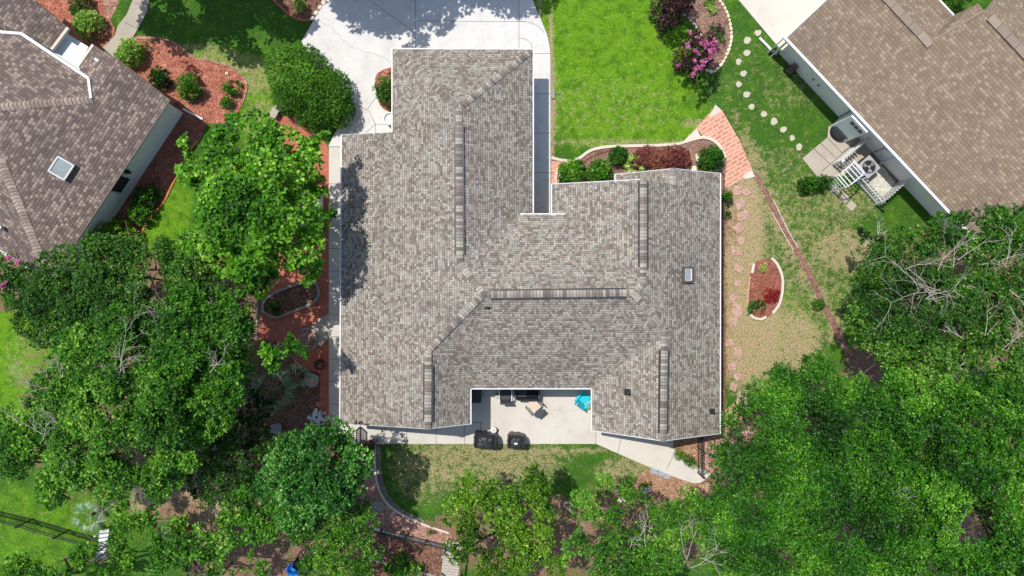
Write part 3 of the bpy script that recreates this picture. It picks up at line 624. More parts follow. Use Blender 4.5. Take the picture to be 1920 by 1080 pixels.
b = MB(); b.box((1.5, 3.03, 1.05), (.95, .06, 2.1)); d_ = b.build('front_door', M['terracotta'], house, True)
def roof_pipe(px, py, h, parent, lab=None, rz=0, s=1):
    p = P(px, py, h); b = MB(); b.lathe([(.055 * s, -.1), (.055 * s, .3), (.07 * s, .3), (.07 * s, .34), (.03, .34)], 12, p)
    o = b.build('vent_pipe', M['black'], parent, True)
    f = MB(); f.box(p + Vector((0, 0, .03)), (.3 * s, .3 * s, .02), rz); f.build('flashing', M['rubber'], o); return o
hS = lambda y: 0
roof_pipe(913, 575, 4.85, house, s=.8)
roof_pipe(1176, 735, 3.75, house); roof_pipe(1335, 771, 3.05, house, s=.9)
# skylight on the main roof
sk = P(1288, 515, 3.84); sl_ = math.atan(.507)
b = MB()
for x, y, dx, dy in ((-.27, 0, .1, .78), (.27, 0, .1, .78), (0, .34, .44, .1), (0, -.34, .44, .1)): b.box(sk + Matrix.Rotation(sl_, 3, 'Y') @ Vector((x, y, .06)), (dx, dy, .14), ry=sl_)
o = b.build('skylight', simple('dark_bronze_frame', srgb(92, 84, 80), .5, .4), house, True)
b = MB(); b.box(sk + Matrix.Rotation(sl_, 3, 'Y') @ Vector((0, 0, .07)), (.46, .6, .03), ry=sl_); b.build('pane', M['skyglass'], o)
b = MB()
for x, y, dx, dy in ((-.2, 0, .04, .6), (.2, 0, .05, .6), (0, .28, .4, .04), (0, -.28, .4, .04)): b.box(sk + Matrix.Rotation(sl_, 3, 'Y') @ Vector((x, y, .1)), (dx, dy, .03), ry=sl_)
b.build('inner_frame', M['white'], o)

# ---- left neighbour ---------------------------------------------------------------------------
left = empty('house', tuple(P(120, 250)), 'neighbouring house at the left with purple brown shingles and a pale blue side wall', 'house')
E1, E2 = (318, 187), (93, 527); SP = (E1, E2, 2.75, .4)
SP = (E2, E1, 2.75, .4)
R = Roof(); e1 = P(*E1, 2.75); e2 = P(*E2, 2.75)
q1 = ph(222, 112, SP); q2 = ph(172, 185, SP); q3 = ph(0, 199, SP); q4 = ph(-60, 204, SP); q6 = ph(0, 300, SP); q5 = ph(-60, 150, SP); q6b = ph(-45, 190, SP)
sd = (e1 - e2)
R.face([e2, e1, q1, q2, q3, q4, q6], (sd.x, sd.y))
w1_ = P(0, 470, 2.75); w2_ = P(-80, 421, 2.75)
R.face([e2, q6, q4, w2_, w1_], (w1_.x - e2.x, w1_.y - e2.y))
u1 = P(166, 147, 3.75); u2 = P(40, 63, 3.75); u3 = P(0, 60, 3.9); u4 = P(-60, 56, 4.2)
R.face([q2, u1, u2, u3, u4, q4, q3], (u1.x - u2.x, u1.y - u2.y))
v1 = P(175, 84, 3.5); v2 = P(147, 124, 3.5)
R.face([q1, v1, v2, P(160, 152, 3.5), q2], (v1.x - v2.x, v1.y - v2.y))
z1, z2 = P(128, 52, 3.1), P(97, 93, 3.1); UP = ((97, 93), (128, 52), 3.1, .4)
R.face([z1, ph(55, -8, UP), ph(-60, -90, UP), ph(-80, 0, UP), P(-20, 50, 3.6), P(60, 75, 3.55), z2], (z1.x - z2.x, z1.y - z2.y))
lroof = R.build('roof', M['roof_left'], left)
def capL(A, B, seed): 
    o = caps('ridge_cap', A, B, .35, M['cap_left'], lroof, w=.42, pitch=.17, seed=seed); o.location = Vector((0, 0, 0)); return o
for o_, (A, B) in enumerate(((q2, q3), (q3, q4), (e2, q6))): capL(A, B, 30 + o_)
for a, b in ((u1, u2), (u2, u3), (u3, u4), (z1, z2), (v1, v2)): gutter(a, b, left, w=.14 if a is u1 else .13, h=.16, name='fascia', mat=M['curb'] if a is v1 or a is z1 else M['white'])
gutter(q2 + Vector((0, 0, .05)), u1, left, w=.12, h=.16, name='fascia')
gutter(e2, w1_, left, w=.12, mat=M['greywhite']); gutter(w1_, w2_, left, w=.12, mat=M['greywhite'])
gutter(e1, q1, left, w=.05, name='rake_trim', mat=M['bark']); gutter(e1, e2, left, w=.04, name='drip_edge', mat=M['cap_left'], drop=.06)
dL = (e2 - e1).normalized(); nL = Vector((dL.y, -dL.x, 0)); 
if nL.dot(Vector((-1, 0, 0))) < 0: nL = -nL
c1 = e1 + nL * .42 + dL * .3; c2 = e2 + nL * .42 - dL * .42
fpL = [(c1.x, c1.y), (c1.x + nL.x * 3.3, c1.y + nL.y * 3.3), (c1.x + nL.x * 14, c1.y + nL.y * 14), (c2.x + nL.x * 14, c2.y + nL.y * 14), (c2.x, c2.y)]
gb = c1 + nL * 3.25
walls(left, fpL, 2.64, M['wall_left'], [([(c1.x, c1.y, 2.6), (c1.x + nL.x * 3.2, c1.y + nL.y * 3.2, 2.6), (gb.x, gb.y, 3.7)], tuple(dL))])
pc = [P(x, y, 2.3) for x, y in ((118, 58), (166, 88), (148, 128), (100, 96))]
b = MB(); b.prism([(p.x, p.y) for p in pc], 2.2, 2.32); b.build('porch_cover', M['wall_left'], left, True)
angL = math.atan2(-nL.y, -nL.x)
wc = P(236, 353, 1.5); t_ = (wc - c1).dot(dL); wc = c1 + dL * t_; window(left, (wc.x, wc.y, 1.6), .8, 1.1, angL, frame=M['black'], panes=3)
wl = P(262, 334, 1.2); t_ = (wl - c1).dot(dL); wl = c1 + dL * t_ - nL * .12
b = MB(); b.box((wl.x, wl.y, 1.6), (.14, .14, .3)); b.box((wl.x, wl.y, 1.8), (.22, .22, .05)); b.bar((wl.x, wl.y, 1.85), wl + nL * .12 + Vector((0, 0, 1.0 - wl.z + 1)), .03); b.build('wall_lantern', M['black'], left, True)
p = ph(8, 428, ((0, 470), E2, 2.75, .4)); b = MB(); b.lathe([(.09, -.1), (.09, .25), (.13, .25), (.1, .36), (.02, .38)], 14, p); b.build('vent_pipe', M['metal'], left, True)
sk = ph(117, 315, SP); sk = sk + Vector((0, 0, .02)); rzL = math.atan2(dL.y, dL.x)
RM = Matrix.Rotation(rzL, 3, 'Z') @ Matrix.Rotation(-math.atan(.4) if nL.dot(Vector((math.sin(rzL), -math.cos(rzL), 0))) > 0 else math.atan(.4), 3, 'X')
def rb(b, c, off, d): 
    k = len(b.v)
    for z in (-.5, .5):
        for x, y in ((-.5, -.5), (.5, -.5), (.5, .5), (-.5, .5)): b.v.append(tuple(c + RM @ Vector((off[0] + x * d[0], off[1] + y * d[1], off[2] + z * d[2]))))
    for f in ((3, 2, 1, 0), (4, 5, 6, 7), (0, 1, 5, 4), (1, 2, 6, 5), (2, 3, 7, 6), (3, 0, 4, 7)): b.face([k + i for i in f])
b = MB()
for x, y, dx, dy in ((-.42, 0, .07, .8), (.42, 0, .07, .8), (0, .38, .84, .07), (0, -.38, .84, .07)): rb(b, sk, (x, y, .12), (dx, dy, .26))
o = b.build('skylight', M['white'], left, True); b = MB(); rb(b, sk, (0, 0, .2), (.78, .7, .03)); b.build('pane', M['skyglass'], o)

# ---- right neighbour --------------------------------------------------------------------------
right = empty('house', tuple(P(1720, 200)), 'neighbouring house at the right with a tan shingle roof and grey stucco side wall', 'house')
RA, RB = (1473, 72), (1836, 458); RP = (RA, RB, 2.75, .38)
R = Roof(); ra = P(*RA, 2.75); rb_ = P(*RB, 2.75)
m1 = ph(1611, -58, RP); m2 = ph(1741, 80, RP); m3 = ph(1845, 20, RP); m4 = ph(2064, 252, RP)
td = (rb_ - ra)
R.face([ra, m1, m2, m3, m4, rb_], (td.x, td.y))
dn = Vector((td.y, -td.x, 0)).normalized(); dn = dn if dn.x > 0 else -dn; dn = Vector((-td.y, td.x, 0)).normalized(); dn = dn if dn.x > 0 else -dn
down = lambda p, L: p + dn * L - Vector((0, 0, .38 * L))
n1_ = down(m1, 2.4); n2_ = down(m2, 2.4)
R.face([m1, n1_, n2_, m2], (td.x, td.y))
R.face([m2, m3, P(1834, 6, m3.z - .6), n2_])
R.face([m3, down(m3, 6), down(m4, 6), m4], (td.x, td.y))
rroof = R.build('roof', M['roof_right'], right)
def cv(A, B, s_):
    o = caps('ridge_vent', A, B, .38, M['cap_right'], rroof, w=.42, pitch=.6, vent=True, arc=False, seed=s_)
    return o
cv(m1, m2, 3); cv(m3 + (m4 - m3) * .05, m4, 5)
gutter(ra, rb_, right, w=.13, h=.14); gutter(n1_, n2_, right, w=.09); gutter(ra, m1, right, w=.04, name='rake_trim', mat=M['greywhite']); gutter(m2, m3, right, w=.05, name='rake_trim', mat=M['cap_right'], drop=.02)
tdn = td.normalized()
a1 = ra + dn * .55 + tdn * .35; a2 = rb_ + dn * .55 - tdn * .35
fpR = [(a1.x, a1.y), (a2.x, a2.y), (a2.x + dn.x * 14, a2.y + dn.y * 14), (a1.x + dn.x * 14 + tdn.x * 6.6, a1.y + dn.y * 14 + tdn.y * 6.6), (a1.x + dn.x * 6.2 + tdn.x * 6.6, a1.y + dn.y * 6.2 + tdn.y * 6.6), (a1.x + dn.x * 6.2, a1.y + dn.y * 6.2)]
walls(right, fpR, 2.64, M['wall_right'], [([tuple(a1 + Vector((0, 0, -.1))), tuple(a1 + dn * 6.1 + Vector((0, 0, -.1))), tuple(a1 + dn * 4.8 + Vector((0, 0, 1.5)))], tuple(tdn))])
rzR = math.atan2(tdn.y, tdn.x)
# bay box with vents on the side wall, porch corner frame
def onwall(px, py, h, out): # point on the right neighbour wall plane
    p = P(px, py, h); t_ = (p - a1).dot(tdn); return a1 + tdn * t_ - dn * out
bc = onwall(1602, 232, 1.3, .35); bc.z = 1.25
b = MB(); b.box(bc, (1.15, .7, 2.5), rzR); bay = b.build('utility_bay', M['wall_left'], right, True)
b = MB(); b.box(bc - dn * .36 + Vector((0, 0, .1 - .8)), (.9, .03, .1), rzR); b.build('slot', M['black'], bay)
for i in range(3): b = MB(); b.box(bc - dn * .36 + tdn * (-.2 + i * .28) + Vector((0, 0, .85)), (.22, .04, .28), rzR); b.build('vent', M['black'], bay)
for px, py in ((1593, 213), (1642, 298)):
    w_ = onwall(px, py, 1.9, .05); b = MB(); b.box((w_.x, w_.y, 1.7), (.3, .12, .3), rzR); b.bar((w_.x, w_.y, 1.6), (w_.x, w_.y, .2), .03); b.build('meter_box', M['black'], right, True)
w_ = onwall(1672, 300, 1.2, .04); b = MB(); b.box((w_.x, w_.y, 1.3), (.12, .1, 2.6), rzR); b.build('downspout', M['wall_left'], right, True)
w_ = onwall(1463, 90, 1.2, .2); b = MB(); b.box((w_.x, w_.y, 1.25), (.1, .5, 2.5), rzR); b.box(tuple(w_ + tdn * -.25 + Vector((0, 0, 1.25 - w_.z))), (.06, .55, 2.5), rzR); b.build('porch_corner', M['white'], right, True)
for px, py in ((1516, 157), (1523, 171)):
    w_ = onwall(px, py, .9, .05); b = MB(); b.box((w_.x, w_.y, .9), (.05, .1, .05), rzR); b.box((w_.x - dn.x * .06, w_.y - dn.y * .06, .93), (.12, .03, .03), rzR + .5); b.build('tap', M['black'], right, True)

# ------------------------------------------------------------------ stones
def stone_mesh(mat, seed, r, n=9, jit=.2, name='stone'):
    b = MB(); b.blob((0, 0, 0), r, seed, n, 5, jit); o = b.build(name, mat, smooth=False); return o
def along(pts, step):
    out = []; acc = 0; pts = [Vector((x, y)) for x, y in pts]
    for a, b in zip(pts, pts[1:]):
        L = (b - a).length; d = (b - a) / L if L else Vector((1, 0))
        while acc < L: q = a + d * acc; out.append((q.x, q.y, math.atan2(d.y, d.x))); acc += step
        acc -= L
    return out
def stones(name, px, step, mat, r, label, group, seed, cat='stone'):
    rg = random.Random(seed); base = [stone_mesh(mat, seed + i, r, name=name) for i in range(3)]; used = set()
    for x, y, a in along(px2(px, 4, False), step):
        i = rg.randrange(3); o = base[i]
        if i in used: o = o.copy(); C.objects.link(o)
        used.add(i); o.location = (x, y, r[2] * .55); o.rotation_euler = (0, 0, a + rg.uniform(-.2, .2)); s = rg.uniform(.82, 1.12); o.scale = (s, s * rg.uniform(.85, 1.1), 1)
        tag(o, label, cat, group)
    for i in range(3):
        if i not in used: bpy.data.objects.remove(base[i])
stones('edging_stone', [(1345, -4), (1360, 18), (1368, 42), (1371, 72), (1363, 102), (1351, 123), (1338, 135), (1324, 132)], .23, M['stone'], (.115, .085, .08), 'pale cream edging stone in the curved outer border of the crescent bed', 'edging stones around the crescent bed', 11)
stones('edging_stone', [(1276, 22), (1288, 32), (1300, 45), (1310, 62), (1316, 78)], .24, M['stone'], (.115, .08, .08), 'pale cream edging stone on the inner left border of the crescent bed', 'edging stones on the inner curve', 15)
stones('edging_block', [(1090, 306), (1108, 294), (1130, 285), (1150, 281)], .2, M['mulch_dark'], (.1, .08, .07), 'brown block in the second row behind the white front kerb', 'brown blocks behind the front kerb', 19, 'block')
stones('edging_stone', [(586, 35), (594, 24), (602, 12), (612, 0)], .36, M['curb'], (.17, .13, .07), 'large whitish stone along the driveway edge of the shaded planted corner', 'stones along the driveway edge', 23)
rg = random.Random(5)
base = None
steps_px = [(1421, 62, 'stepping stone nearest the tan driveway at the top end of the curving line'), (1401, 75, 'second stepping stone from the tan driveway, the widest near the crescent bed'), (1400, 99, 'small stepping stone, third from the tan driveway'), (1384, 116, 'fourth stepping stone from the tan driveway'), (1394, 138, 'fifth stepping stone from the tan driveway'), (1385, 158, 'square stepping stone at the leftmost bend of the line, sixth from the driveway'), (1400, 177, 'seventh stepping stone of the line, just below the leftmost bend'), (1409, 200, 'eighth stepping stone of the line across the side lawn'), (1432, 214, 'fifth stepping stone counted back from the weathered patio'), (1451, 228, 'fourth stepping stone counted back from the weathered patio'), (1469, 243, 'third stepping stone counted back from the weathered patio'), (1485, 259, 'second stepping stone counted back from the weathered patio'), (1498, 276, 'stepping stone touching the corner of the weathered patio')]
for i, (x, y, lb) in enumerate(steps_px):
    b = MB(); p = P(x, y); n = 9; r = rg.uniform(.17, .215)
    pts = [(p.x + r * rg.uniform(.72, 1.15) * math.cos(6.283 * k / n + .3), p.y + r * rg.uniform(.72, 1.15) * math.sin(6.283 * k / n + .3)) for k in range(n)]
    b.prism(pts, 0, .035); tag(b.build('stepping_stone', M['step'], bevel=.01), lb, 'stepping stone', 'stepping stones across the side lawn')
for x, y, lb in ((1567, 357, 'square concrete paver directly under the arbor arch'), (1583, 371, 'square concrete paver in the middle of the three below the arbor'), (1596, 386, 'square concrete paver farthest from the arbor, near the tree')):
    b = MB(); p = P(x, y); b.box((p.x, p.y, .02), (.42, .42, .05), -.65 + rg.uniform(-.1, .1)); tag(b.build('paver', M['conc_old'], bevel=.008), lb, 'paver', 'pavers below the arbor')
fl = [(1387, 381, .55), (1393, 404, .5), (1384, 428, .5), (1388, 452, .42), (1379, 470, .48), (1384, 503, .42), (1382, 530, .4), (1375, 558, .45), (1381, 583, .58), (1374, 603, .5), (1369, 643, .4), (1382, 663, .5), (1372, 687, .45), (1383, 706, .4), (1375, 726, .42), (1391, 746, .6), (1399, 762, .4), (1385, 357, .5), (1398, 360, .4)]
fbase = []
for i in range(7):
    b = MB(); n = 4 + i % 2
    b.prism([(.5 * rg.uniform(.7, 1.3) * math.cos(6.283 * k / n + .2), .5 * rg.uniform(.7, 1.3) * math.sin(6.283 * k / n + .2)) for k in range(n)], 0, .03); fbase.append(b.build('flagstone', M['flag']))
for i, (x, y, s) in enumerate(fl):
    o = fbase[i % 7]
    if i >= 7: o = o.copy(); C.objects.link(o)
    p = P(x, y); o.location = (p.x, p.y, .012 + .0017 * (i % 7)); o.rotation_euler = (0, 0, rg.uniform(0, 6)); o.scale = (s * 1.45, s * 1.2, 1); tag(o, 'worn pinkish flagstone sunk in the dry side path right of the house', 'flagstone', 'flagstones of the dry side path')
for x, y, r, lb in ((1227, 881, .24, 'blue grey flat stone at the left end of three beside the angled walk'), (1240, 886, .22, 'blue grey flat stone in the middle of three beside the angled walk'), (1252, 890, .2, 'blue grey flat stone at the right end of three beside the angled walk')):
    b = MB(); p = P(x, y); b.prism([(p.x + r * rg.uniform(.8, 1.15) * math.cos(k * .898), p.y + r * 1.2 * rg.uniform(.8, 1.15) * math.sin(k * .898)) for k in range(7)], 0, .05); tag(b.build('flat_stone', M['slate'], bevel=.01), lb, 'flat stone', 'flat stones beside the angled walk')
def rock(px, py, r, lb, mat='rock', seed=1, name='boulder', rz=0):
    b = MB(); p = P(px, py); b.blob((p.x, p.y, r[2] * .6), r, seed, 12, 8, .3, rz); tag(b.build(name, M[mat], smooth=True), lb, 'rock')
rock(519, 803, (.3, .35, .2), 'pale grey boulder in the dark litter left of the round tree', seed=3)
rock(1300, 318, (.22, .2, .16), 'white rock between the maroon shrub and the round front shrub', 'stone', 5); rock(1307, 296, (.14, .2, .16), 'small white rock touching the left side of the round front shrub', 'stone', 6)
rock(1209, 917, (.28, .22, .25), 'grey boulder under the trees at the back lawn edge', seed=8); rock(1168, 938, (.28, .2, .18), 'pinkish white rock among the lower tree leaves', 'stone', 9)
rock(426, 138, (.09, .08, .06), 'small white stone lying on the red mulch bed', 'stone', 10)
rgs = random.Random(9)
for i in range(46):
    b = MB() if i < 3 else None
    a = rgs.uniform(0, 6.283); rr = rgs.uniform(0, 1) ** .5
    p = P(597 + 17 * rr * math.cos(a), 782 + 15 * rr * math.sin(a))
    if i < 3: b.blob((0, 0, 0), (.1, .08, .06), 40 + i, 8, 5, .3); o = b.build('white_rock', M['greywhite']); rb_l = rb_l + [o] if i else [o]
    else: o = rb_l[i % 3].copy(); C.objects.link(o)
    o.location = (p.x, p.y, .05 + .13 * (1 - rr) * rgs.random()); o.rotation_euler = (rgs.uniform(-.4, .4), rgs.uniform(-.4, .4), a); s = rgs.uniform(.7, 1.3); o.scale = (s, s, s)
    tag(o, 'chunk of white rock in the round heap beside the curved walk', 'rock', 'heap of white rocks by the walk')

# ------------------------------------------------------------------ iron fences
def iron_fence(px, label, h=1.05, step=.11, posts=None, base=True, w=.02, seed=0):
    pts = [P(x, y) for x, y in px]; root = empty('iron_fence', pts[0], label, 'fence')
    for a, b_ in zip(pts, pts[1:]):
        b = MB(); d = b_ - a; n = max(2, int(d.length / step)); up = Vector((0, 0, 1))
        for z in (.12, h * .82, h): b.bar(a + up * z, b_ + up * z, .035)
        for i in range(n + 1): q = a + d * (i / n); b.bar(q + up * .05, q + up * h, w)
        b.build('rail_panel', M['black'], root, True)
    for q in pts:
        b = MB(); b.box((q.x, q.y, h / 2 + .05), (.07, .07, h + .1)); b.lathe([(.05, 0), (.055, .04), (.01, .1)], 8, (q.x, q.y, h + .1)); b.build('post', M['black'], root, True)
    return root
iron_fence([(-40, 948), (62, 973), (130, 993), (212, 1016)], 'long black iron fence crossing the bright lawn at the lower left', 1.3, .13)
iron_fence([(716, 992), (762, 1003), (800, 1012), (838, 1021)], 'low black iron rail on the white footing at the back bed', .75, .1)
iron_fence([(838, 1022), (866, 1030)], 'short black iron gate across the start of the boardwalk', .8, .1)
iron_fence([(1308, 885), (1308, 838), (1308, 805)], 'black iron rail running from the roof corner towards the angled walk', 1.1, .14, w=.035)
# open chevron gate beside the lower left roof corner
g_ = empty('iron_gate', P(680, 818), 'small black iron gate with slanted bars at the lower left roof corner', 'gate')
b = MB(); a = P(676, 832); c_ = P(676, 800); up = Vector((0, 0, 1))
for z in (.1, 1.1): b.bar(a + up * z, c_ + up * z, .05)
b.bar(a, a + up * 1.15, .06); b.bar(c_, c_ + up * 1.15, .06)
b.build('gate_frame', M['black'], g_, True)
for i in range(8):
    q = a.lerp(c_, (i + .5) / 8); b = MB(); b.bar(q + up * .1, q + up * 1.1, .04); b.build('bar', M['black'], g_, True)
# ------------------------------------------------------------------ picket fence, arbor, air conditioner
def picket(px0, px1, label, h=1.15):
    a = P(*px0); c = P(*px1); d = c - a; root = empty('picket_fence', a, label, 'fence', 'white picket fence panels around the air conditioner'); up = Vector((0, 0, 1)); n = int(d.length / .17); rz = math.atan2(d.y, d.x)
    for z in (.3, .85): b = MB(); b.bar(a + up * z, c + up * z, .04, .09); b.build('rail', M['greywhite'], root, True)
    for i in range(n + 1):
        q = a + d * (i / n); b = MB(); k = Vector((-d.y, d.x, 0)).normalized() * .03
        b.box((q.x + k.x, q.y + k.y, h / 2), (.1, .025, h), rz); b.bar(q + k + up * h, q + k + up * (h + .07), .05, .025); b.build('picket', M['white'], root, True)
    for q in (a, c): b = MB(); b.box((q.x, q.y, .65), (.11, .11, 1.3), rz); b.box((q.x, q.y, 1.32), (.15, .15, .04), rz); b.build('post', M['white'], root, True)
picket((1616, 262), (1560, 309), 'white picket fence panel between the weathered patio and the air conditioner')
picket((1586, 322), (1640, 383), 'white picket fence panel on the lawn side of the air conditioner')
picket((1640, 383), (1690, 338), 'white picket fence panel beyond the white gravel, meeting the grey wall')
ab = empty('garden_arbor', P(1567, 335), 'white slatted garden arch standing at the corner of the picket fence', 'arbor', rz=math.atan2(.66, .75))
def arc_pts(y, z0=1.55, r=.62, n=12): return [(-r, y, 0), (-r, y, .8)] + [(-r * math.cos(math.pi * i / n), y, z0 + .55 * math.sin(math.pi * i / n)) for i in range(n + 1)] + [(r, y, .8), (r, y, 0)]
for y in (-.38, .38): b = MB(); b.tube(arc_pts(y), .032, 6); b.build('arch_rail', M['white'], ab)
for i in range(9):
    a = math.pi * (i + .5) / 9; b = MB(); b.bar((-.62 * math.cos(a), -.42, 1.57 + .55 * math.sin(a)), (-.62 * math.cos(a), .42, 1.57 + .55 * math.sin(a)), .05, .03); b.build('slat', M['white'], ab)
for s in (-1, 1):
    b = MB()
    for z in (.25, .6, .95, 1.3): b.bar((s * .62, -.4, z), (s * .62, .4, z), .03)
    for y in (-.15, .12): b.bar((s * .62, y, 0), (s * .62, y, 1.5), .03)
    b.build('side_lattice', M['white'], ab)
ac = empty('air_conditioner', P(1614, 318), 'grey outdoor air conditioner with a round black fan beside the grey wall', 'air conditioner', rz=-.86 + math.pi / 2)
b = MB(); b.box((0, 0, .45), (.86, .86, .86)); b.build('casing', simple('grey_louvre_casing', srgb(120, 120, 124), .5, .4), ac, bevel=.03)
b = MB()
for sx in (-1, 1):
    for i in range(8): b.box((sx * .435, 0, .14 + i * .09), (.02, .76, .03)); b.box((0, sx * .435, .14 + i * .09), (.76, .02, .03))
b.build('louvres', M['black'], ac)
b = MB(); b.prism([(-.45, -.45), (.45, -.45), (.45, .45), (-.45, .45)], .86, .9); b.build('top_panel', simple('light_grey_panel', srgb(160, 162, 166), .45, .4), ac, bevel=.02)
b = MB(); b.lathe([(.34, .9), (.34, .915), (.01, .915)], 28); b.build('fan_opening', M['black'], ac)
b = MB()
for k in range(3):
    a = k * 2.094; b.poly([(.05 * math.cos(a), .05 * math.sin(a), .93), (.3 * math.cos(a - .42), .3 * math.sin(a - .42), .925), (.31 * math.cos(a + .1), .31 * math.sin(a + .1), .94), (.3 * math.cos(a + .4), .3 * math.sin(a + .4), .955)])
b.build('fan_blades', M['metal'], ac)
b = MB(); b.lathe([(.07, .92), (.07, .97), (.02, .98)], 14); b.build('hub', M['metal'], ac)
b = MB()
for r in (.12, .2, .28, .345): b.tube([(r * math.cos(t * .2618), r * math.sin(t * .2618), .985) for t in range(25)], .004, 4, False)
b.build('fan_guard', M['black'], ac)
b = MB(); p = P(1572, 248); b.lathe([(.46, .0), (.48, .02), (.48, .4), (.44, .42), (.4, .4), (.38, .36), (.02, .36)], 32, p); tag(b.build('round_tub', M['rubber'], smooth=False), 'large round black tub on the patio below the utility bay', 'tub')
hr = empty('hose_reel', P(1480, 133), 'black hose reel with coiled brown hose at the grey wall', 'hose reel', rz=rzR)
b = MB()
for x in (-.2, .2):
    b.bar((x, 0, 0), (x, 0, .6), .04); b.bar((x, -.2, .02), (x, .2, .02), .04)
b.bar((-.25, 0, .5), (.3, 0, .5), .03); b.build('stand', M['black'], hr)
b = MB()
for k in range(4): b.tube([(-.14 + k * .09, .27 * math.cos(t * .4488), .42 + .27 * math.sin(t * .4488)) for t in range(15)], .035, 6, False)
b.build('hose', simple('brown_hose', srgb(110, 84, 76), .6), hr)
b = MB(); q = [P(1424, 71, .1), P(1430, 77, .12), P(1438, 85, .12), (P(1446, 94, .12)), P(1457, 101, .13)]; b.tube(q, [.07] * 5, 8); tag(b.build('drain_pipe', M['white'], smooth=True), 'white plastic drain pipe lying on the grass at the porch corner', 'pipe')
b = MB(); p = P(1037, 178); b.box((p.x, p.y, .06), (.2, .42, .1)); tag(b.build('utility_box', M['curb_grey'], bevel=.02), 'small grey utility box lid at the lawn edge beside the walk', 'utility box')
# ------------------------------------------------------------------ patio things
def chair(px, py, rz, label, frame, seat, w=.66, d=.68, back=.55):
    e = empty('patio_chair', P(px, py, DZ), label, 'chair', rz=rz)
    b = MB(); b.box((0, 0, .38), (w - .1, d, .1)); b.build('seat', seat, e, bevel=.02)
    b = MB(); b.box((0, d / 2 + .04, .62), (w - .1, .1, back), rx=-.25); b.build('backrest', seat, e, bevel=.02)
    for s in (-1, 1):
        b = MB(); x = s * w / 2
        b.bar((x, -d / 2, .58), (x, d / 2, .6), .06, .03); b.build('armrest', frame, e)
        for y in (-d / 2 + .04, d / 2): b = MB(); b.bar((x, y, 0), (x, y, .6), .035); b.build('leg', frame, e)
    return e
chair(948, 737, math.pi, 'grey cushioned armchair half under the eave of the patio', M['greywhite'], M['charcoal'])
ch = empty('lounge_chair', P(1003, 761, DZ), 'reclined sling chair with beige seat and grey back panel, tilted on the patio', 'chair', rz=-.87)
b = MB(); b.box((-.1, 0, .34), (.62, .52, .04)); b.build('seat', M['beige'], ch)
b = MB(); b.box((.38, -.02, .55), (.34, .52, .04), ry=-.6); b.build('backrest', M['charcoal'], ch)
for s in (-1, 1): b = MB(); b.bar((-.35, s * .38, .55), (.25, s * .38, .58), .06, .03); b.bar((-.3, s * .36, 0), (-.3, s * .38, .55), .03); b.bar((.22, s * .36, 0), (.22, s * .38, .55), .03); b.build('armrest', M['black'], ch)
so = empty('patio_sofa', P(988, 733, DZ), 'dark grey patio sofa pushed under the eave with deep cushions', 'sofa', rz=math.pi)
b = MB(); b.box((0, 0, .2), (1.15, .7, .34)); b.build('base', M['charcoal'], so, bevel=.02)
for s in (-1, 1): b = MB(); b.box((s * .27, -.04, .43), (.52, .6, .12)); b.build('cushion', M['navy'] if s < 0 else M['charcoal'], so, bevel=.03)
b = MB(); b.box((0, .33, .6), (1.15, .12, .5)); b.build('backrest', M['navy'], so, bevel=.03)
for s in (-1, 1): b = MB(); b.box((s * .62, 0, .35), (.1, .7, .6)); b.build('armrest', M['charcoal'], so, bevel=.02)
ad = empty('adirondack_chair', P(1094, 746, DZ), 'bright turquoise plastic chair in the right corner of the patio', 'chair', rz=math.pi - .65)
b = MB(); b.box((0, -.05, .33), (.5, .55, .04), rx=.2); b.build('seat', M['teal'], ad, bevel=.01)
for i in range(5): b = MB(); x = (i - 2) * .115; b.bar((x, .22, .3), (x * 1.15, .5, .92 - abs(i - 2) * .05), .1, .025); b.build('back_slat', M['teal'], ad)
for s in (-1, 1):
    b = MB(); b.box((s * .33, 0, .54), (.13, .72, .03)); b.build('armrest', M['teal'], ad, bevel=.01)
    b = MB(); b.bar((s * .3, -.32, 0), (s * .3, -.32, .54), .06); b.build('leg', M['teal'], ad); b = MB(); b.bar((s * .28, -.3, .36), (s * .28, .42, .08), .03, .09); b.build('leg', M['teal'], ad)
st_ = empty('side_table', P(1103, 756, DZ), 'small tan slatted folding table beside the turquoise chair', 'table', rz=.75)
for i in range(4): b = MB(); b.box((0, -.12 + i * .08, .4), (.42, .06, .02)); b.build('slat', M['sand'], st_)
for s in (-1, 1): b = MB(); b.bar((s * .17, -.13, 0), (-s * .1, .13, .4), .03); b.build('leg', M['charcoal'], st_)
pt = P(932, 741, DZ); b = MB(); b.lathe([(.09, 0), (.1, .02), (.05, .2), (.1, .42), (.11, .45), (.02, .46)], 16, pt); tag(b.build('pedestal_stand', M['conc_tan'], smooth=True), 'small pale pedestal stand beside the grey armchair', 'stand')
cb = empty('storage_cabinet', P(892, 736, DZ), 'black cabinet in the shaded upper left corner of the patio', 'cabinet')
b = MB(); b.box((0, 0, .5), (.62, .75, 1)); b.build('body', M['rubber'], cb, bevel=.02); b = MB(); b.box((0, 0, 1.02), (.68, .8, .04)); b.build('lid', M['black'], cb)
ad2 = empty('utility_cabinet', P(590, 392), 'pale blue grey utility cabinet half hidden under the maple beside the walk', 'cabinet')
b = MB(); b.box((0, .35, .45), (.95, .85, .9)); b.build('body', M['wall_left'], ad2, bevel=.03); b = MB(); b.box((0, -.6, .4), (1.0, .8, .8)); b.build('lower_box', M['greywhite'], ad2, bevel=.03)
b = MB(); b.lathe([(.3, .9), (.3, .93), (.02, .93)], 20, (0, .35, 0)); b.build('fan_grille', M['charcoal'], ad2)
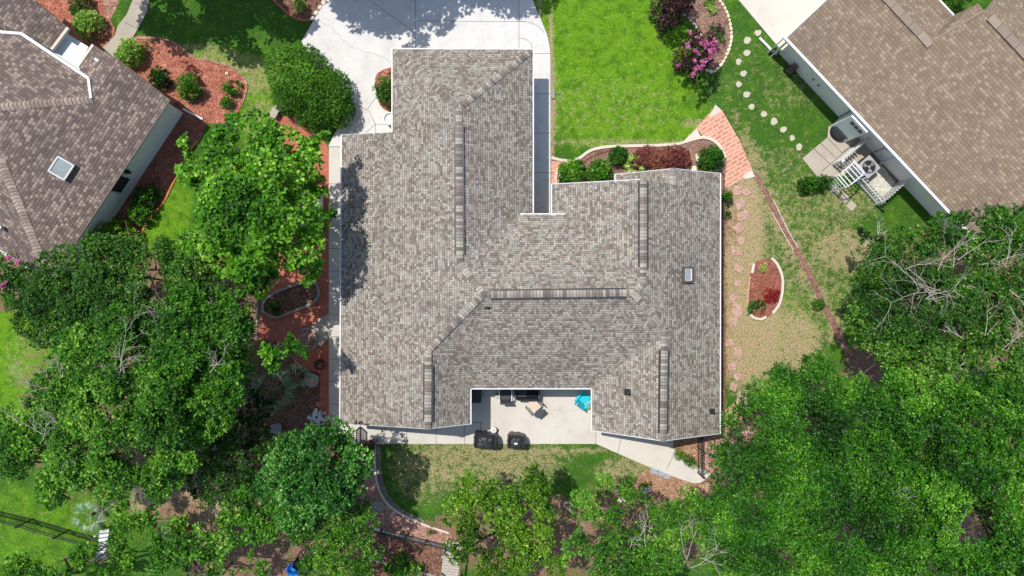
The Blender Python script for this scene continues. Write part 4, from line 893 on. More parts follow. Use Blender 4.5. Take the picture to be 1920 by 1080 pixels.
def grill(px, py, rz, label, w, d, h, seed, tagw=False):
    """barbecue under a draped vinyl cover with folds"""
    e = empty('covered_grill', P(px, py, DZ), label, 'grill', rz=rz); rg = random.Random(seed); b = MB(); n = 44; ph_ = [rg.uniform(0, 6.28) for _ in range(5)]
    prof = [(1.06, 0), (1.04, .25), (1.0, .55), (1.0, .74), (.93, .8), (.62, .97), (.3, 1.0), (.02, 1.01)]
    for i, (s, z) in enumerate(prof):
        for k in range(n):
            a = 2 * math.pi * k / n; ca, sa = math.cos(a), math.sin(a); q = 5
            r = 1 / ((abs(ca) ** q + abs(sa) ** q) ** (1 / q))
            f = 1 + (1 - z) * .05 * math.sin(9 * a + ph_[0]) + .03 * math.sin(17 * a + ph_[1]) * (1 - z)
            zz = z * h + .03 * math.sin(5 * a + ph_[2]) * (z > .7) * (s > .1)
            wx = w / 2 * (1 - .12 * (z > .78)); b.v.append((ca * r * s * f * wx, sa * r * s * f * d / 2, zz))
    for i in range(len(prof) - 1):
        for k in range(n): b.face([i * n + k, i * n + (k + 1) % n, (i + 1) * n + (k + 1) % n, (i + 1) * n + k])
    b.build('vinyl_cover', M['cover'], e)
    for s in (-1, 1):
        f = MB(); f.tube([(s * w * .42, -d * .45, h * .78), (s * w * .45, -d * .2, h * .95), (s * w * .45, d * .2, h * .95), (s * w * .42, d * .45, h * .8)], [.03, .05, .05, .03], 6); f.build('cover_fold', M['cover'], e)
    if tagw: f = MB(); f.box((0, -.02, h * 1.02), (.17, .09, .012)); f.build('white_tag', M['white'], e)
    return e
grill(911, 822, -.06, 'wide covered grill in a black vinyl cover, at the left edge of the patio', 1.2, .78, 1.1, 2)
grill(967, 823, -.08, 'smaller covered grill in a black cover with a white tag on top', .86, .74, 1.1, 7, True)
b = MB(); p = P(926, 804, DZ); b.lathe([(.13, 0), (.16, .34), (.165, .36), (.15, .4), (.05, .43), (.01, .44)], 20, p); o = b.build('white_bucket', M['white'], smooth=False); tag(o, 'white bucket with dark marks on its lid behind the wide covered grill', 'bucket')
b = MB(); b.box((p.x - .03, p.y, p.z + .44), (.02, .1, .01), -.5); b.box((p.x + .03, p.y + .02, p.z + .44), (.02, .1, .01), -.5); b.build('lid_mark', M['black'], o)
# ------------------------------------------------------------------ pots, bird baths, bench, bridge
po = empty('planter_pot', P(733, 226, DZ), 'dark round planter pot with a white rim against the garage eave', 'pot')
b = MB(); b.lathe([(.2, 0), (.3, .45), (.34, .5), (.34, .52), (.27, .52), (.27, .42)], 24); b.build('pot', M['greywhite'], po); b = MB(); b.lathe([(.27, .4), (.01, .41)], 20); b.build('soil', M['rubber'], po)
bb = empty('bird_bath', P(591, 710), 'stone bird bath with a yellowish bowl at the edge of the walk', 'bird bath')
b = MB(); b.lathe([(.2, 0), (.2, .06), (.1, .12), (.08, .5), (.14, .58), (.33, .66), (.36, .72), (.33, .73), (.22, .66), (.01, .65)], 26); b.build('stone_bowl', M['conc_old'], bb); b = MB(); b.lathe([(.16, .66), (.15, .72), (.06, .75), (.01, .75)], 18); b.build('centre_piece', M['sand'], bb)
b = MB(); p = P(580, 712); b.lathe([(.14, 0), (.2, .3), (.22, .32), (.18, .33), (.16, .26), (.01, .26)], 18, p); tag(b.build('terracotta_pot', M['terracotta'], smooth=False), 'terracotta pot tucked against the stone bird bath', 'pot')
b = MB(); p = P(603, 682); b.lathe([(.18, 0), (.27, .4), (.3, .42), (.26, .42), (.24, .36), (.01, .36)], 20, p); tag(b.build('dark_pot', simple('dark_clay', srgb(84, 44, 38)), smooth=False), 'dark brown round pot above the stone bird bath by the walk', 'pot')
b2_ = empty('bird_bath', P(712, 945), 'weathered round stone bird bath with ringed bowl in the back bed', 'bird bath')
b = MB(); b.lathe([(.22, 0), (.16, .1), (.09, .3), (.1, .5), (.28, .6), (.33, .66), (.3, .68), (.2, .62), (.17, .6)], 26); b.build('bowl', M['curb_grey'], b2_); b = MB(); b.lathe([(.17, .58), (.15, .64), (.1, .64), (.07, .56), (.01, .56)], 20); b.build('centre_ring', M['conc_old'], b2_)
be = empty('garden_bench', P(532, 212), 'curved grey concrete bench at the end of the brick path', 'bench')
b = MB(); b.strip([(-.5, -.3), (-.3, .08), (0, .28), (.4, .34)], .38, .36, .44); b.build('seat', M['conc_old'], be)
for x, y in ((-.35, -.05), (.2, .28)): b = MB(); b.box((x, y, .18), (.14, .26, .36), .6); b.build('leg', M['conc_old'], be)
bw = empty('boardwalk', P(846, 1050), 'weathered grey wooden boardwalk with posts at the bottom edge', 'boardwalk')
a = P(852, 1014); c_ = P(840, 1110); d = (c_ - a); rz = math.atan2(d.y, d.x)
for i in range(19): q = a + d * ((i + .5) / 19); b = MB(); b.box((q.x, q.y, .16), (.13, .98, .04), rz); b.build('board', M['wood'], bw, True)
sd_ = Vector((-d.y, d.x, 0)).normalized()
for s in (-1, 1):
    for i in (.22, .62, .95): q = a + d * i + sd_ * (s * .5); b = MB(); b.box((q.x, q.y, .45), (.1, .1, .9), rz); b.build('post', M['wood'], bw, True)
b = MB(); b.bar(a + d * .22 + sd_ * .5 + Vector((0, 0, .9)), a + d * .95 + sd_ * .5 + Vector((0, 0, .9)), .1, .05); b.build('handrail', M['bark'], bw, True)
wb = empty('wheelbarrow', P(560, 1055), 'dark wheelbarrow with a blue tub among the trees at the bottom', 'wheelbarrow', rz=.9)
b = MB(); b.lathe([(.2, .3), (.36, .6), (.38, .62), (.33, .6), (.2, .36), (.01, .36)], 8, (-.2, 0, 0)); b.build('tub', M['blue'], wb)
for s in (-1, 1): b = MB(); b.bar((-.5, s * .15, .25), (.8, s * .3, .55), .05); b.bar((.3, s * .22, 0), (.3, s * .22, .42), .04); b.build('handle', M['black'], wb)
b = MB(); b.tube([(-.6 + .18 * math.cos(t * .5236), 0, .2 + .18 * math.sin(t * .5236)) for t in range(13)], .04, 6, False); b.build('wheel', M['rubber'], wb)
b = MB(); b.box((.25, 0, .7), (.5, .4, .3), .2); b.build('seat_box', M['navy'], wb)
b = MB()
for i in range(7): q = P(196, 996 + i * 8, .5); b.box((q.x - i * .03, q.y, .5), (.5, .16, .04), .15)
for x, y in ((187, 1000), (205, 1000), (183, 1044), (202, 1044)): q = P(x, y); b.box((q.x, q.y, .25), (.08, .08, .5))
tag(b.build('wooden_table', M['greywhite']), 'white slatted wooden table end standing beside the iron fence in the lower left', 'table')

# ------------------------------------------------------------------ plants
def nz3(p, f, seed, k=7):
    rs = np.random.RandomState(seed); o = np.zeros(len(p))
    for i in range(k):
        d = rs.normal(size=3); d /= np.linalg.norm(d); o += np.sin(p @ d * f * rs.uniform(.7, 1.8) + rs.uniform(0, 6.28))
    return o / math.sqrt(k) * 1.2
def rosettes(name, tips, nrm, tone, L, Wd, k, mat, parent, rs, lift=(0, .9), droop=.15, tj=.22, origin=None):
    """k leaves radiating from every twig tip: one folded quad per leaf"""
    N = len(tips); T = np.repeat(tips, k, 0); Nn = np.repeat(nrm, k, 0); n = N * k
    ref = np.tile(np.array([0.31, .17, .93]), (n, 1)); bad = np.abs((Nn * ref).sum(1)) > .95; ref[bad] = (1, 0, 0)
    x = np.cross(Nn, ref); x /= np.linalg.norm(x, axis=1)[:, None] + 1e-9; y = np.cross(Nn, x)
    az = np.tile(np.arange(k) * 6.283 / k, N) + np.repeat(rs.uniform(0, 6.28, N), k) + rs.uniform(-.5, .5, n)
    el = rs.uniform(lift[0], lift[1], n)
    d = (x * np.cos(az)[:, None] + y * np.sin(az)[:, None]) * np.cos(el)[:, None] + Nn * np.sin(el)[:, None]
    up = Nn * np.cos(el)[:, None] - (x * np.cos(az)[:, None] + y * np.sin(az)[:, None]) * np.sin(el)[:, None]
    roll = rs.normal(0, .55, n)[:, None]; w = np.cross(d, up); w = w * np.cos(roll) + up * np.sin(roll)
    l = (L * rs.uniform(.65, 1.25, n))[:, None]; ww = (Wd * rs.uniform(.75, 1.2, n))[:, None] * .5
    b0 = T + d * (L * .12) + rs.normal(0, L * .12, (n, 3)); v = np.empty((n, 4, 3)); up2 = np.cross(w, d)
    v[:, 0] = b0; v[:, 1] = b0 + d * l * .5 - w * ww + up2 * ww * .35; v[:, 3] = b0 + d * l * .5 + w * ww + up2 * ww * .35
    v[:, 2] = b0 + d * l - np.array([0, 0, 1]) * l * droop
    V = v.reshape(-1, 3)
    if origin is not None: V = V - np.array(origin)
    me = np_mesh(name, V, np.arange(n * 4).reshape(n, 4))
    t = np.clip(np.repeat(tone, k) + rs.normal(0, tj * .85, n), 0, 1)
    a = me.attributes.new('tone', 'FLOAT', 'FACE'); a.data.foreach_set('value', t.astype(np.float32))
    return link(name, me, mat, parent)
def lobe_tips(lobes, dens, rs, seed, gap=-.9, gf=1.6, inner=.25, low=-.25, sub=True, hole=.75):
    """lobes: array (x,y,z,rx,ry,rz). returns tips, normals, tone"""
    LB = []
    for (x, y, z, rx, ry, rz) in lobes:
        if sub:
            LB.append((x, y, z - rz * .12, rx * .86, ry * .86, rz * .86))
            m = max(4, int(7 * (rx * ry) ** .5))
            for i in range(m):
                a = rs.uniform(0, 6.283); u = rs.uniform(-.05, 1); c = math.sqrt(1 - u * u * .98)
                f = rs.uniform(.28, .46); LB.append((x + rx * c * .78 * math.cos(a), y + ry * c * .78 * math.sin(a), z + rz * u * .78, rx * f, ry * f, rz * f * rs.uniform(.7, 1.1)))
        else: LB.append((x, y, z, rx, ry, rz))
    LB = np.array(LB); area = LB[:, 3] * LB[:, 4]; cnt = (area * math.pi * dens * 1.7).astype(int) + 3
    T = []; Nn = []; To = []
    for i, (x, y, z, rx, ry, rz) in enumerate(LB):
        n = cnt[i]; d = rs.normal(size=(n, 3)); d /= np.linalg.norm(d, axis=1)[:, None]; d[:, 2] = np.where(d[:, 2] < low, -d[:, 2], d[:, 2])
        r = 1 - np.minimum(rs.exponential(.11, n), .6); ii = rs.rand(n) < inner; r = np.where(ii, rs.uniform(.3, 1, n), r)
        p = np.stack([x + d[:, 0] * r * rx, y + d[:, 1] * r * ry, z + d[:, 2] * r * rz], 1)
        q = (p[:, None, :] - LB[None, :, :3]) / LB[None, :, 3:]; dd = np.sqrt((q ** 2).sum(2)); dd[:, i] = 9
        keep = (dd.min(1) > hole) | ii | (rs.rand(n) < .12)
        nn = d / np.array([rx, ry, rz]); nn /= np.linalg.norm(nn, axis=1)[:, None]; nn = nn * .55 + np.array([0, 0, .75]); nn /= np.linalg.norm(nn, axis=1)[:, None]
        tn = rs.uniform(-.14, .14); T.append(p[keep]); Nn.append(nn[keep]); To.append(np.full(keep.sum(), tn))
    T = np.concatenate(T); Nn = np.concatenate(Nn); To = np.concatenate(To)
    g_ = nz3(T, gf, seed); k = g_ > gap; T, Nn, To = T[k], Nn[k], To[k]
    T = T + rs.normal(0, .04, T.shape); T[:, 2] = np.maximum(T[:, 2], .06)
    tone = .45 + To + .1 * nz3(T, 1.1, seed + 5) + .06 * nz3(T, 4, seed + 9)
    return T, Nn, tone
def limbs(b, base, tops, r0, rg, zfork):
    """trunk forking into limbs that reach each lobe"""
    base = Vector(base); c = Vector((sum(t[0] for t in tops) / len(tops), sum(t[1] for t in tops) / len(tops), 0)); fork = Vector((base.x * .7 + c.x * .3, base.y * .7 + c.y * .3, zfork))
    b.tube([base, base.lerp(fork, .5) + Vector((rg.uniform(-.1, .1), rg.uniform(-.1, .1), 0)), fork], [r0 * 1.25, r0, r0 * .8], 9)
    for t in tops:
        t = Vector(t); L = (t - fork).length; m = fork.lerp(t, .5) + Vector((rg.uniform(-.12, .12) * L, rg.uniform(-.12, .12) * L, .1 * L))
        b.tube([fork, m, t], [r0 * .55, r0 * .35, r0 * .1], 6)
        for i in range(3):
            s = m.lerp(t, rg.uniform(0, .6)); e = s + Vector((rg.uniform(-1, 1), rg.uniform(-1, 1), rg.uniform(0, .7))) * L * .3
            b.tube([s, s.lerp(e, .5) + Vector((0, 0, .05 * L)), e], [r0 * .18, r0 * .12, .012], 5)
def twigs(b, p, d, L, r, depth, rg):
    p = Vector(p); d = Vector(d).normalized(); pts = [p]; q = p.copy(); dd = d.copy(); n = 4
    for i in range(n): dd = (dd + Vector((rg.uniform(-.3, .3), rg.uniform(-.3, .3), rg.uniform(-.12, .12)))).normalized(); q = q + dd * L / n; pts.append(q.copy())
    b.tube(pts, [r * (1 - .17 * i) for i in range(n + 1)], 4, False)
    if depth:
        for i in range(1, n + 1):
            for _ in range(rg.choice((0, 1, 1, 2))):
                a = rg.choice((-1, 1)) * rg.uniform(.4, 1.0); e = Matrix.Rotation(a, 3, 'Z') @ dd; e.z += rg.uniform(-.1, .3)
                twigs(b, pts[i], e, L * rg.uniform(.4, .65), r * .55, depth - 1, rg)
def crown_lobes(lobes, flat=.75):
    out = []
    for l in lobes:
        px, py, r, zt = l[:4]; rw = r / S * (1 - (zt - .8) / H); rz = min(rw * flat, zt * .48); c = P(px, py, zt - rz * .6); out.append((c.x, c.y, zt - rz, rw, rw, rz))
    return out
def tree(name, label, cat, lobes, L, Wd, k, dens, mat, trunk, seed, gap=-1.0, gf=1.6, dead=(), group=None, r0=.16, inner=.25, tadd=0, flat=.75, lift=(0, .9), hole=.75, sub=True):
    rs = np.random.RandomState(seed); rg = random.Random(seed); root = empty(name, P(*trunk), label, cat, group)
    lb = crown_lobes(lobes, flat); T, Nn, tone = lobe_tips(lb, dens, rs, seed, gap, gf, inner, hole=hole, sub=sub)
    rosettes('crown', T, Nn, tone + tadd, L, Wd, k, LM[mat], root, rs, lift, origin=root.location)
    b = MB(); zmin = min(l[2] for l in lb); limbs(b, P(*trunk), [(l[0], l[1], l[2] + l[5] * .3) for l in lb], r0, rg, max(.4, zmin * .45)); b.build('trunk', M['bark'], root, True, smooth=True)
    for i, (x, y, z, ln, a) in enumerate(dead):
        b = MB()
        for j in range(3): twigs(b, P(x + rg.uniform(-26, 26), y + rg.uniform(-18, 18), z - .5), (math.cos(a + (j - 1.5) * .6), math.sin(a + (j - 1.5) * .6), rg.uniform(0, .25)), ln * rg.uniform(.5, 1.1), .018, 2, rg)
        b.tube([P(x, y, z), P(x, y, z - 2) + Vector((rg.uniform(-.6, .6), rg.uniform(-.6, .6), 0))], [.018, .035], 5); b.build('bare_branch', M['deadwood'], root, True)
    return root
def shrub(name, label, lobes, L, Wd, k, dens, mat, seed, cat='shrub', group=None, flat=1.0, gap=-1.6, tadd=0, base=None, lift=(.1, 1.1), hole=.85, extra=None, sub=False):
    rs = np.random.RandomState(seed); rg = random.Random(seed); x0, y0 = base or lobes[0][:2]
    root = empty(name, P(x0, y0), label, cat, group); out = []
    for (px, py, r, zt) in lobes:
        rw = r / S * (1 - zt * .6 / H); c = P(px, py, zt * .55); rz = zt * .62; out.append((c.x, c.y, zt - rz, rw, rw, rz))
    T, Nn, tone = lobe_tips(out, dens, rs, seed, gap, 3.2, .2, -.6, sub=sub, hole=hole)
    rosettes('foliage', T, Nn, tone + tadd, L, Wd, k, LM[mat], root, rs, lift, origin=root.location)
    b = MB(); q = P(x0, y0)
    for l in out: b.tube([q, Vector((l[0], l[1], l[2] + l[5] * .4))], [.035, .012], 5)
    b.build('stem', M['bark'], root, True)
    if extra:
        m2, cnt, L2, nm = extra; s = rs.permutation(len(T)); s = [i for i in s if T[i, 2] > out[0][2]][:cnt]
        rosettes(nm, T[s] + np.array([0, 0, .06]), Nn[s], np.full(len(s), .5), L2, L2 * .8, 6, LM[m2], root, rs, (.2, 1.2), origin=root.location, tj=.4)
    return root
tree('maple_tree', 'bright green broad leaved tree between the left house and the main house', 'tree', [(395, 325, 60, 7.5), (455, 272, 62, 8), (525, 290, 66, 8), (580, 300, 38, 6.5), (425, 400, 78, 8.5), (510, 375, 80, 9), (560, 400, 52, 7.5), (475, 455, 72, 8), (545, 450, 60, 7.5), (390, 462, 55, 7), (600, 268, 26, 6.2), (430, 228, 20, 6.5), (352, 330, 22, 6.5), (370, 270, 30, 6.5), (596, 355, 26, 6.3), (480, 520, 42, 6.5), (575, 500, 30, 6.2), (612, 395, 16, 6)], .19, .16, 6, 17, 'maple', (495, 400), 101, -.62, 2.6, inner=.15, lift=(-.1, .7), tadd=.04)
tree('dense_tree', 'dark small leaved tree crowding against the lower corner of the left house', 'tree', [(115, 520, 55, 6.5), (195, 490, 58, 7), (275, 500, 62, 7), (350, 505, 50, 7), (100, 590, 66, 7), (190, 575, 80, 7.5), (290, 580, 75, 7.5), (370, 570, 55, 7), (150, 625, 50, 7), (60, 560, 34, 6.5), (330, 545, 40, 7), (395, 540, 36, 6.8), (330, 470, 26, 6)], .13, .08, 6, 46, 'dark', (210, 560), 102, -1.1, 2.2, dead=[(310, 630, 7.9, 1.8, 2.4), (345, 600, 7.6, 1.0, .6)])
tree('dense_tree', 'large green tree with bleached bare twigs in the middle of the left grove', 'tree', [(150, 690, 70, 8), (235, 670, 85, 9), (330, 665, 80, 9), (420, 640, 50, 8), (110, 760, 66, 8), (210, 760, 88, 9.5), (310, 750, 80, 9.5), (400, 720, 60, 8.5), (440, 690, 36, 7.5), (425, 590, 40, 7.5), (458, 610, 20, 7), (340, 600, 60, 8), (160, 650, 50, 8), (380, 790, 50, 8)], .15, .095, 6, 42, 'mid', (280, 700), 103, -1.1, 2.2, dead=[(222, 708, 9.5, 1.7, 2.3), (118, 722, 8.2, 1.1, 2.6), (370, 690, 9, 1.0, 1.2), (85, 742, 7.6, 1.0, 3.2)], tadd=.05)
tree('dense_tree', 'light green tree spreading above the iron fence at the lower left', 'tree', [(55, 815, 62, 7.5), (140, 840, 70, 8), (235, 845, 75, 8), (325, 835, 65, 8), (20, 870, 40, 7), (110, 900, 45, 7), (210, 905, 40, 7), (300, 895, 42, 7), (15, 790, 30, 7), (90, 925, 28, 6)], .15, .095, 6, 42, 'mid', (180, 860), 104, -1.05, 2.2, dead=[(100, 815, 8.2, 1.2, 2.2), (300, 835, 8, 1.0, .9), (255, 890, 7, 1.1, -1.4), (130, 850, 8.2, .9, -.8)], tadd=.1)
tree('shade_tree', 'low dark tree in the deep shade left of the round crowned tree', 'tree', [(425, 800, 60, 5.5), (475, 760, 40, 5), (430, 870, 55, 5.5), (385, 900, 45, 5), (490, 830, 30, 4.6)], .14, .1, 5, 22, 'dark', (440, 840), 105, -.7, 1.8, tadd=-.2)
tree('round_tree', 'round crowned cool green tree below the curved walk corner', 'tree', [(590, 885, 92, 7), (530, 890, 55, 6.5), (645, 875, 48, 6.5), (600, 835, 42, 6.5), (560, 945, 52, 6.2), (634, 920, 44, 6.2), (545, 840, 30, 6), (500, 920, 30, 5.8)], .15, .1, 6, 32, 'blueish', (595, 890), 106, -.95, 3, tadd=.06)
tree('dense_tree', 'loose yellow green tree under the round crowned tree at the bottom', 'tree', [(605, 1000, 55, 5), (660, 990, 48, 5), (674, 952, 20, 4.6), (560, 1000, 30, 5), (650, 1050, 52, 5), (600, 1060, 40, 4.8), (700, 1030, 20, 4.5)], .14, .08, 6, 26, 'mid', (640, 1010), 107, -.7, 2)
tree('dense_tree', 'small tree with large dark leaves between the round tree and the sandy soil', 'tree', [(440, 960, 36, 4.6), (485, 985, 38, 4.8), (460, 920, 30, 4.6), (510, 950, 30, 4.5)], .2, .13, 6, 20, 'mid', (470, 960), 108, -.7, 2, tadd=-.08)
tree('dense_tree', 'bushy light green tree filling the bottom left corner', 'tree', [(30, 1068, 34, 5), (95, 1060, 36, 5), (160, 1045, 30, 5), (215, 1050, 40, 5.2), (240, 990, 26, 4.6)], .17, .11, 6, 25, 'mid', (140, 1070), 109, -.8, 2, tadd=.12)
tree('dense_tree', 'yellow green tree straggling over the sandy soil at the bottom', 'tree', [(300, 1040, 42, 5), (365, 1035, 40, 5), (420, 1020, 34, 4.8), (330, 990, 24, 4.5), (280, 965, 20, 4.2), (450, 1060, 34, 4.8), (385, 1075, 30, 5), (225, 945, 16, 4), (500, 1075, 24, 4)], .17, .11, 6, 22, 'mid', (360, 1040), 110, -.45, 2.2, dead=[(310, 1030, 4.8, .9, 1.7), (200, 975, 4.5, 1.3, 1.4)], tadd=.08)
tree('dense_tree', 'bright yellow green tree at the bottom beside the boardwalk', 'tree', [(862, 958, 34, 5.2), (895, 918, 38, 5.5), (940, 950, 50, 6), (985, 925, 46, 5.8), (1005, 895, 20, 5), (880, 1000, 26, 5), (915, 1015, 46, 5.8), (965, 1035, 50, 6), (1010, 1020, 36, 5.5), (930, 1070, 44, 5.6), (990, 985, 36, 5.5), (1030, 960, 22, 5), (860, 1040, 26, 5), (1040, 1060, 26, 5)], .16, .09, 6, 25, 'yellow', (935, 985), 111, -.85, 2.2, dead=[(896, 965, 5.6, .7, 1.7)])
tree('dense_tree', 'loose yellow green tree with pale bare branches at the bottom centre', 'tree', [(1100, 950, 34, 6), (1125, 1005, 52, 7), (1185, 975, 48, 7), (1170, 1040, 60, 7), (1240, 990, 50, 7), (1250, 1050, 56, 7), (1290, 940, 26, 6), (1135, 905, 18, 5.5), (1190, 920, 24, 5.8), (1110, 1070, 40, 6), (1290, 1010, 40, 6.5), (1225, 935, 34, 5.8), (1080, 1035, 34, 6), (1330, 1040, 36, 6.4), (1205, 1080, 50, 6.6)], .14, .08, 6, 30, 'mid', (1190, 1010), 112, -.75, 2, dead=[(1290, 1060, 7.4, 2.2, 1.5), (1330, 1040, 7.4, 1.2, .6), (1200, 1010, 7.2, 1.0, 1.8), (1090, 975, 6, .8, 2.2)], tadd=.1)
tree('laurel_tree', 'dense glossy green tree filling the lower right beside the house corner', 'tree', [(1455, 745, 52, 8), (1545, 735, 60, 8.5), (1415, 820, 62, 8), (1500, 820, 90, 9), (1600, 790, 84, 9), (1375, 905, 48, 7), (1420, 960, 76, 8.5), (1520, 930, 92, 9.5), (1620, 900, 88, 9.5), (1385, 1030, 62, 8), (1480, 1040, 80, 9), (1590, 1010, 84, 9.5), (1340, 970, 40, 6.5), (1470, 700, 22, 7), (1530, 680, 20, 7), (1350, 850, 22, 6.5), (1460, 880, 60, 8.8), (1570, 860, 60, 9.2), (1450, 980, 60, 8.8), (1560, 1080, 60, 9)], .14, .06, 7, 50, 'laurel', (1500, 900), 113, -1.1, 1.7, tadd=-.06, flat=1.1, dead=[(1675, 925, 9.0, .7, .8)])
tree('laurel_tree', 'dense glossy green tree at the right edge of the bottom corner', 'tree', [(1700, 780, 66, 9), (1770, 820, 74, 9.5), (1850, 800, 70, 9.5), (1910, 840, 66, 9.5), (1700, 880, 66, 9), (1790, 910, 80, 10), (1880, 930, 80, 10), (1700, 990, 70, 9), (1780, 1010, 78, 9.5), (1870, 1030, 84, 10), (1940, 980, 60, 9.5), (1660, 1060, 50, 8.5), (1740, 860, 50, 9), (1850, 880, 50, 9.6), (1830, 970, 50, 9.6), (1750, 1060, 60, 9.2), (1670, 720, 40, 8), (1700, 735, 50, 8), (1770, 750, 50, 8.6), (1840, 745, 46, 8.6), (1690, 830, 50, 9), (1680, 930, 50, 9), (1925, 1055, 60, 9), (1910, 930, 50, 9.6), (1690, 1050, 50, 8.8), (1900, 760, 50, 8.8)], .15, .065, 7, 46, 'laurel', (1800, 920), 114, -1.2, 1.6, tadd=.0, flat=1.1, dead=[(1905, 1000, 9.8, .9, 2.2)])
tree('grove_tree', 'dark green tree with many bleached bare branches below the tan roof', 'tree', [(1660, 510, 50, 7), (1730, 500, 60, 7.5), (1810, 500, 66, 8), (1890, 490, 60, 8), (1640, 580, 42, 7), (1720, 590, 76, 8), (1815, 590, 82, 8.5), (1900, 580, 66, 8), (1680, 650, 46, 7.5), (1770, 670, 64, 8), (1860, 670, 66, 8), (1925, 660, 44, 8), (1610, 530, 18, 6), (1640, 635, 30, 6.5), (1730, 700, 44, 7), (1820, 710, 50, 7.5), (1900, 710, 50, 7.5)], .14, .085, 6, 32, 'dark', (1780, 590), 115, -.85, 2.0, dead=[(1700, 520, 8, 2.0, .1), (1770, 500, 8.4, 1.8, 1.5), (1860, 495, 8.4, 1.6, 1.0), (1825, 640, 8.6, 1.6, 1.9), (1660, 615, 7.8, 1.2, .4), (1905, 640, 8.4, 1.5, .8), (1790, 705, 8, 1.0, .7), (1905, 560, 8.8, 1.7, -.4), (1720, 560, 8.4, 1.4, .2), (1740, 545, 8.2, 2.2, 2.9)], tadd=.04)
tree('grove_tree', 'small sprawling tree touching the lower end of the tan roof', 'tree', [(1640, 432, 24, 5), (1690, 445, 22, 5), (1660, 460, 22, 5), (1620, 440, 12, 4.5)], .14, .09, 6, 22, 'dark', (1650, 450), 116, -.3, 2.4, dead=[(1645, 448, 5.2, .8, 1.6)])
tree('grove_tree', 'leafy tree overhanging the tan roof at the right edge', 'tree', [(1780, 425, 36, 7.5), (1850, 420, 40, 8), (1910, 415, 40, 8), (1730, 450, 30, 7), (1890, 450, 40, 8)], .15, .09, 6, 30, 'dark', (1850, 460), 117, -.9, 2, tadd=.06)
tree('shade_tree', 'dark leafy tree with pink flowers at the left edge below the purple brown roof', 'tree', [(10, 515, 36, 4), (50, 530, 30, 4), (25, 560, 22, 3.6)], .16, .1, 6, 24, 'dark', (25, 530), 118, -.8, 2, tadd=-.05)
# trees standing just outside the frame: their shadows fall on the drive and the lawn
def wtree(x, y, r, zt, seed, label):
    rs = np.random.RandomState(seed); rg = random.Random(seed); root = empty('shade_tree', (x, y, 0), label, 'tree'); lb = []
    for i in range(9): a = i * .7 + rs.uniform(0, .5); q = r * rs.uniform(.25, .75); lb.append((x + q * 1.5 * math.cos(a), y + q * math.sin(a), zt - 2, r * .42, r * .4, 1.8))
    T, Nn, tone = lobe_tips(lb, 12, rs, seed, -.45, 2.2, .3); rosettes('crown', T, Nn, tone, .3, .22, 5, LM['mid'], root, rs, origin=root.location)
    b = MB(); limbs(b, (x, y, 0), [(l[0], l[1], l[2]) for l in lb], .2, rg, 3); b.build('trunk', M['bark'], root, True)
wtree(-8.9, 19.9, 4.6, 9, 201, 'leafy street tree beyond the top edge shading the driveway')
wtree(-3.0, 20.0, 3.9, 9, 203, 'second leafy tree beyond the top edge shading the right half of the driveway')
wtree(-18.2, 18.2, 4.2, 9, 202, 'leafy tree beyond the top left edge shading the lawn')

shrub('clipped_hedge', 'large clipped egg shaped hedge overlapping the driveway', [(545, 132, 48, 2.3), (578, 160, 54, 2.5), (606, 184, 50, 2.4), (552, 172, 46, 2.3), (527, 125, 34, 2.1), (630, 205, 32, 2.1), (585, 210, 34, 2.1), (572, 120, 38, 2.2), (620, 160, 34, 2.2)], .09, .055, 6, 190, 'hedge', 301, cat='hedge', base=(578, 165), hole=.9, flat=1, gap=-1.25, tadd=.06, lift=(-.2, 1.2))
bl = [(163, 44, 28, 1.3, 'lime', 'round yellow green clipped bush nearest the entrance in the top left'),
      (240, 97, 28, 1.3, 'lime', 'round light green bush at the end of the tan garden path'),
      (354, 161, 27, 1.2, 'hedge', 'round clipped bush in the middle of the red mulch bed'),
      (300, 144, 22, 1.0, 'dark', 'dark loose leaved bush left of the round one in the red mulch bed'),
      (434, 162, 17, .7, 'dark', 'small spreading bush at the right tip of the red mulch bed'),
      (425, 192, 13, .6, 'hedge', 'tiny round bush at the bottom tip of the red mulch bed'),
      (148, 8, 24, 1.1, 'dark', 'dark green bush cut by the top edge near the entrance'),
      (225, 22, 0, 0, '', ''), 
      (1073, 323, 26, 1.1, 'mid', 'leftmost glossy bush of the front bed with broad pointed leaves'),
      (1124, 321, 23, 1.1, 'mid', 'second glossy bush of the front bed with pointed leaves'),
      (1160, 292, 19, 1.0, 'dark', 'round dark fine leaved bush behind the glossy pair in the front bed'),
      (1333, 297, 26, 1.3, 'hedge', 'round dense clipped shrub at the brick corner of the front bed'),
      (1420, 578, 16, .7, 'blueish', 'round green shrub at the bottom of the island bed'),
      (1535, 571, 12, .5, 'dark', 'little dark bush sitting in the long red mulch line'),
      (1361, 370, 8, 1.0, 'mid', 'narrow bush squeezed against the right wall of the main house'),
      (1362, 400, 7, .8, 'dark', 'lower narrow bush squeezed against the right wall of the main house'),
      (1330, 1, 10, .5, 'lime', 'flowering small plant cut by the top edge in the crescent bed'),
      (332, 12, 0, 0, '', '')]
for i, (x, y, r, z, m, lb) in enumerate(bl):
    if not r: continue
    big = m == 'mid'; L = .17 if big else (.1 if r > 14 else .08)
    shrub('bush', lb, [(x, y, r * .86, z), (x + r * .25, y - r * .2, r * .6, z * .95), (x - r * .25, y + r * .25, r * .6, z * .92)], L, L * (.4 if big else .6), 7, 110 if big else 170, m, 310 + i, cat='bush', group='bushes in the garden beds', hole=.9, gap=-1.15, tadd=-.1 if m == 'hedge' and i == 11 else 0)
shrub('bush', 'half hidden dark shrub poking out from under the garage eave', [(725, 165, 22, 1.4), (733, 150, 14, 1.3), (730, 185, 16, 1.2)], .13, .07, 6, 90, 'dark', 340, cat='bush', tadd=-.05)
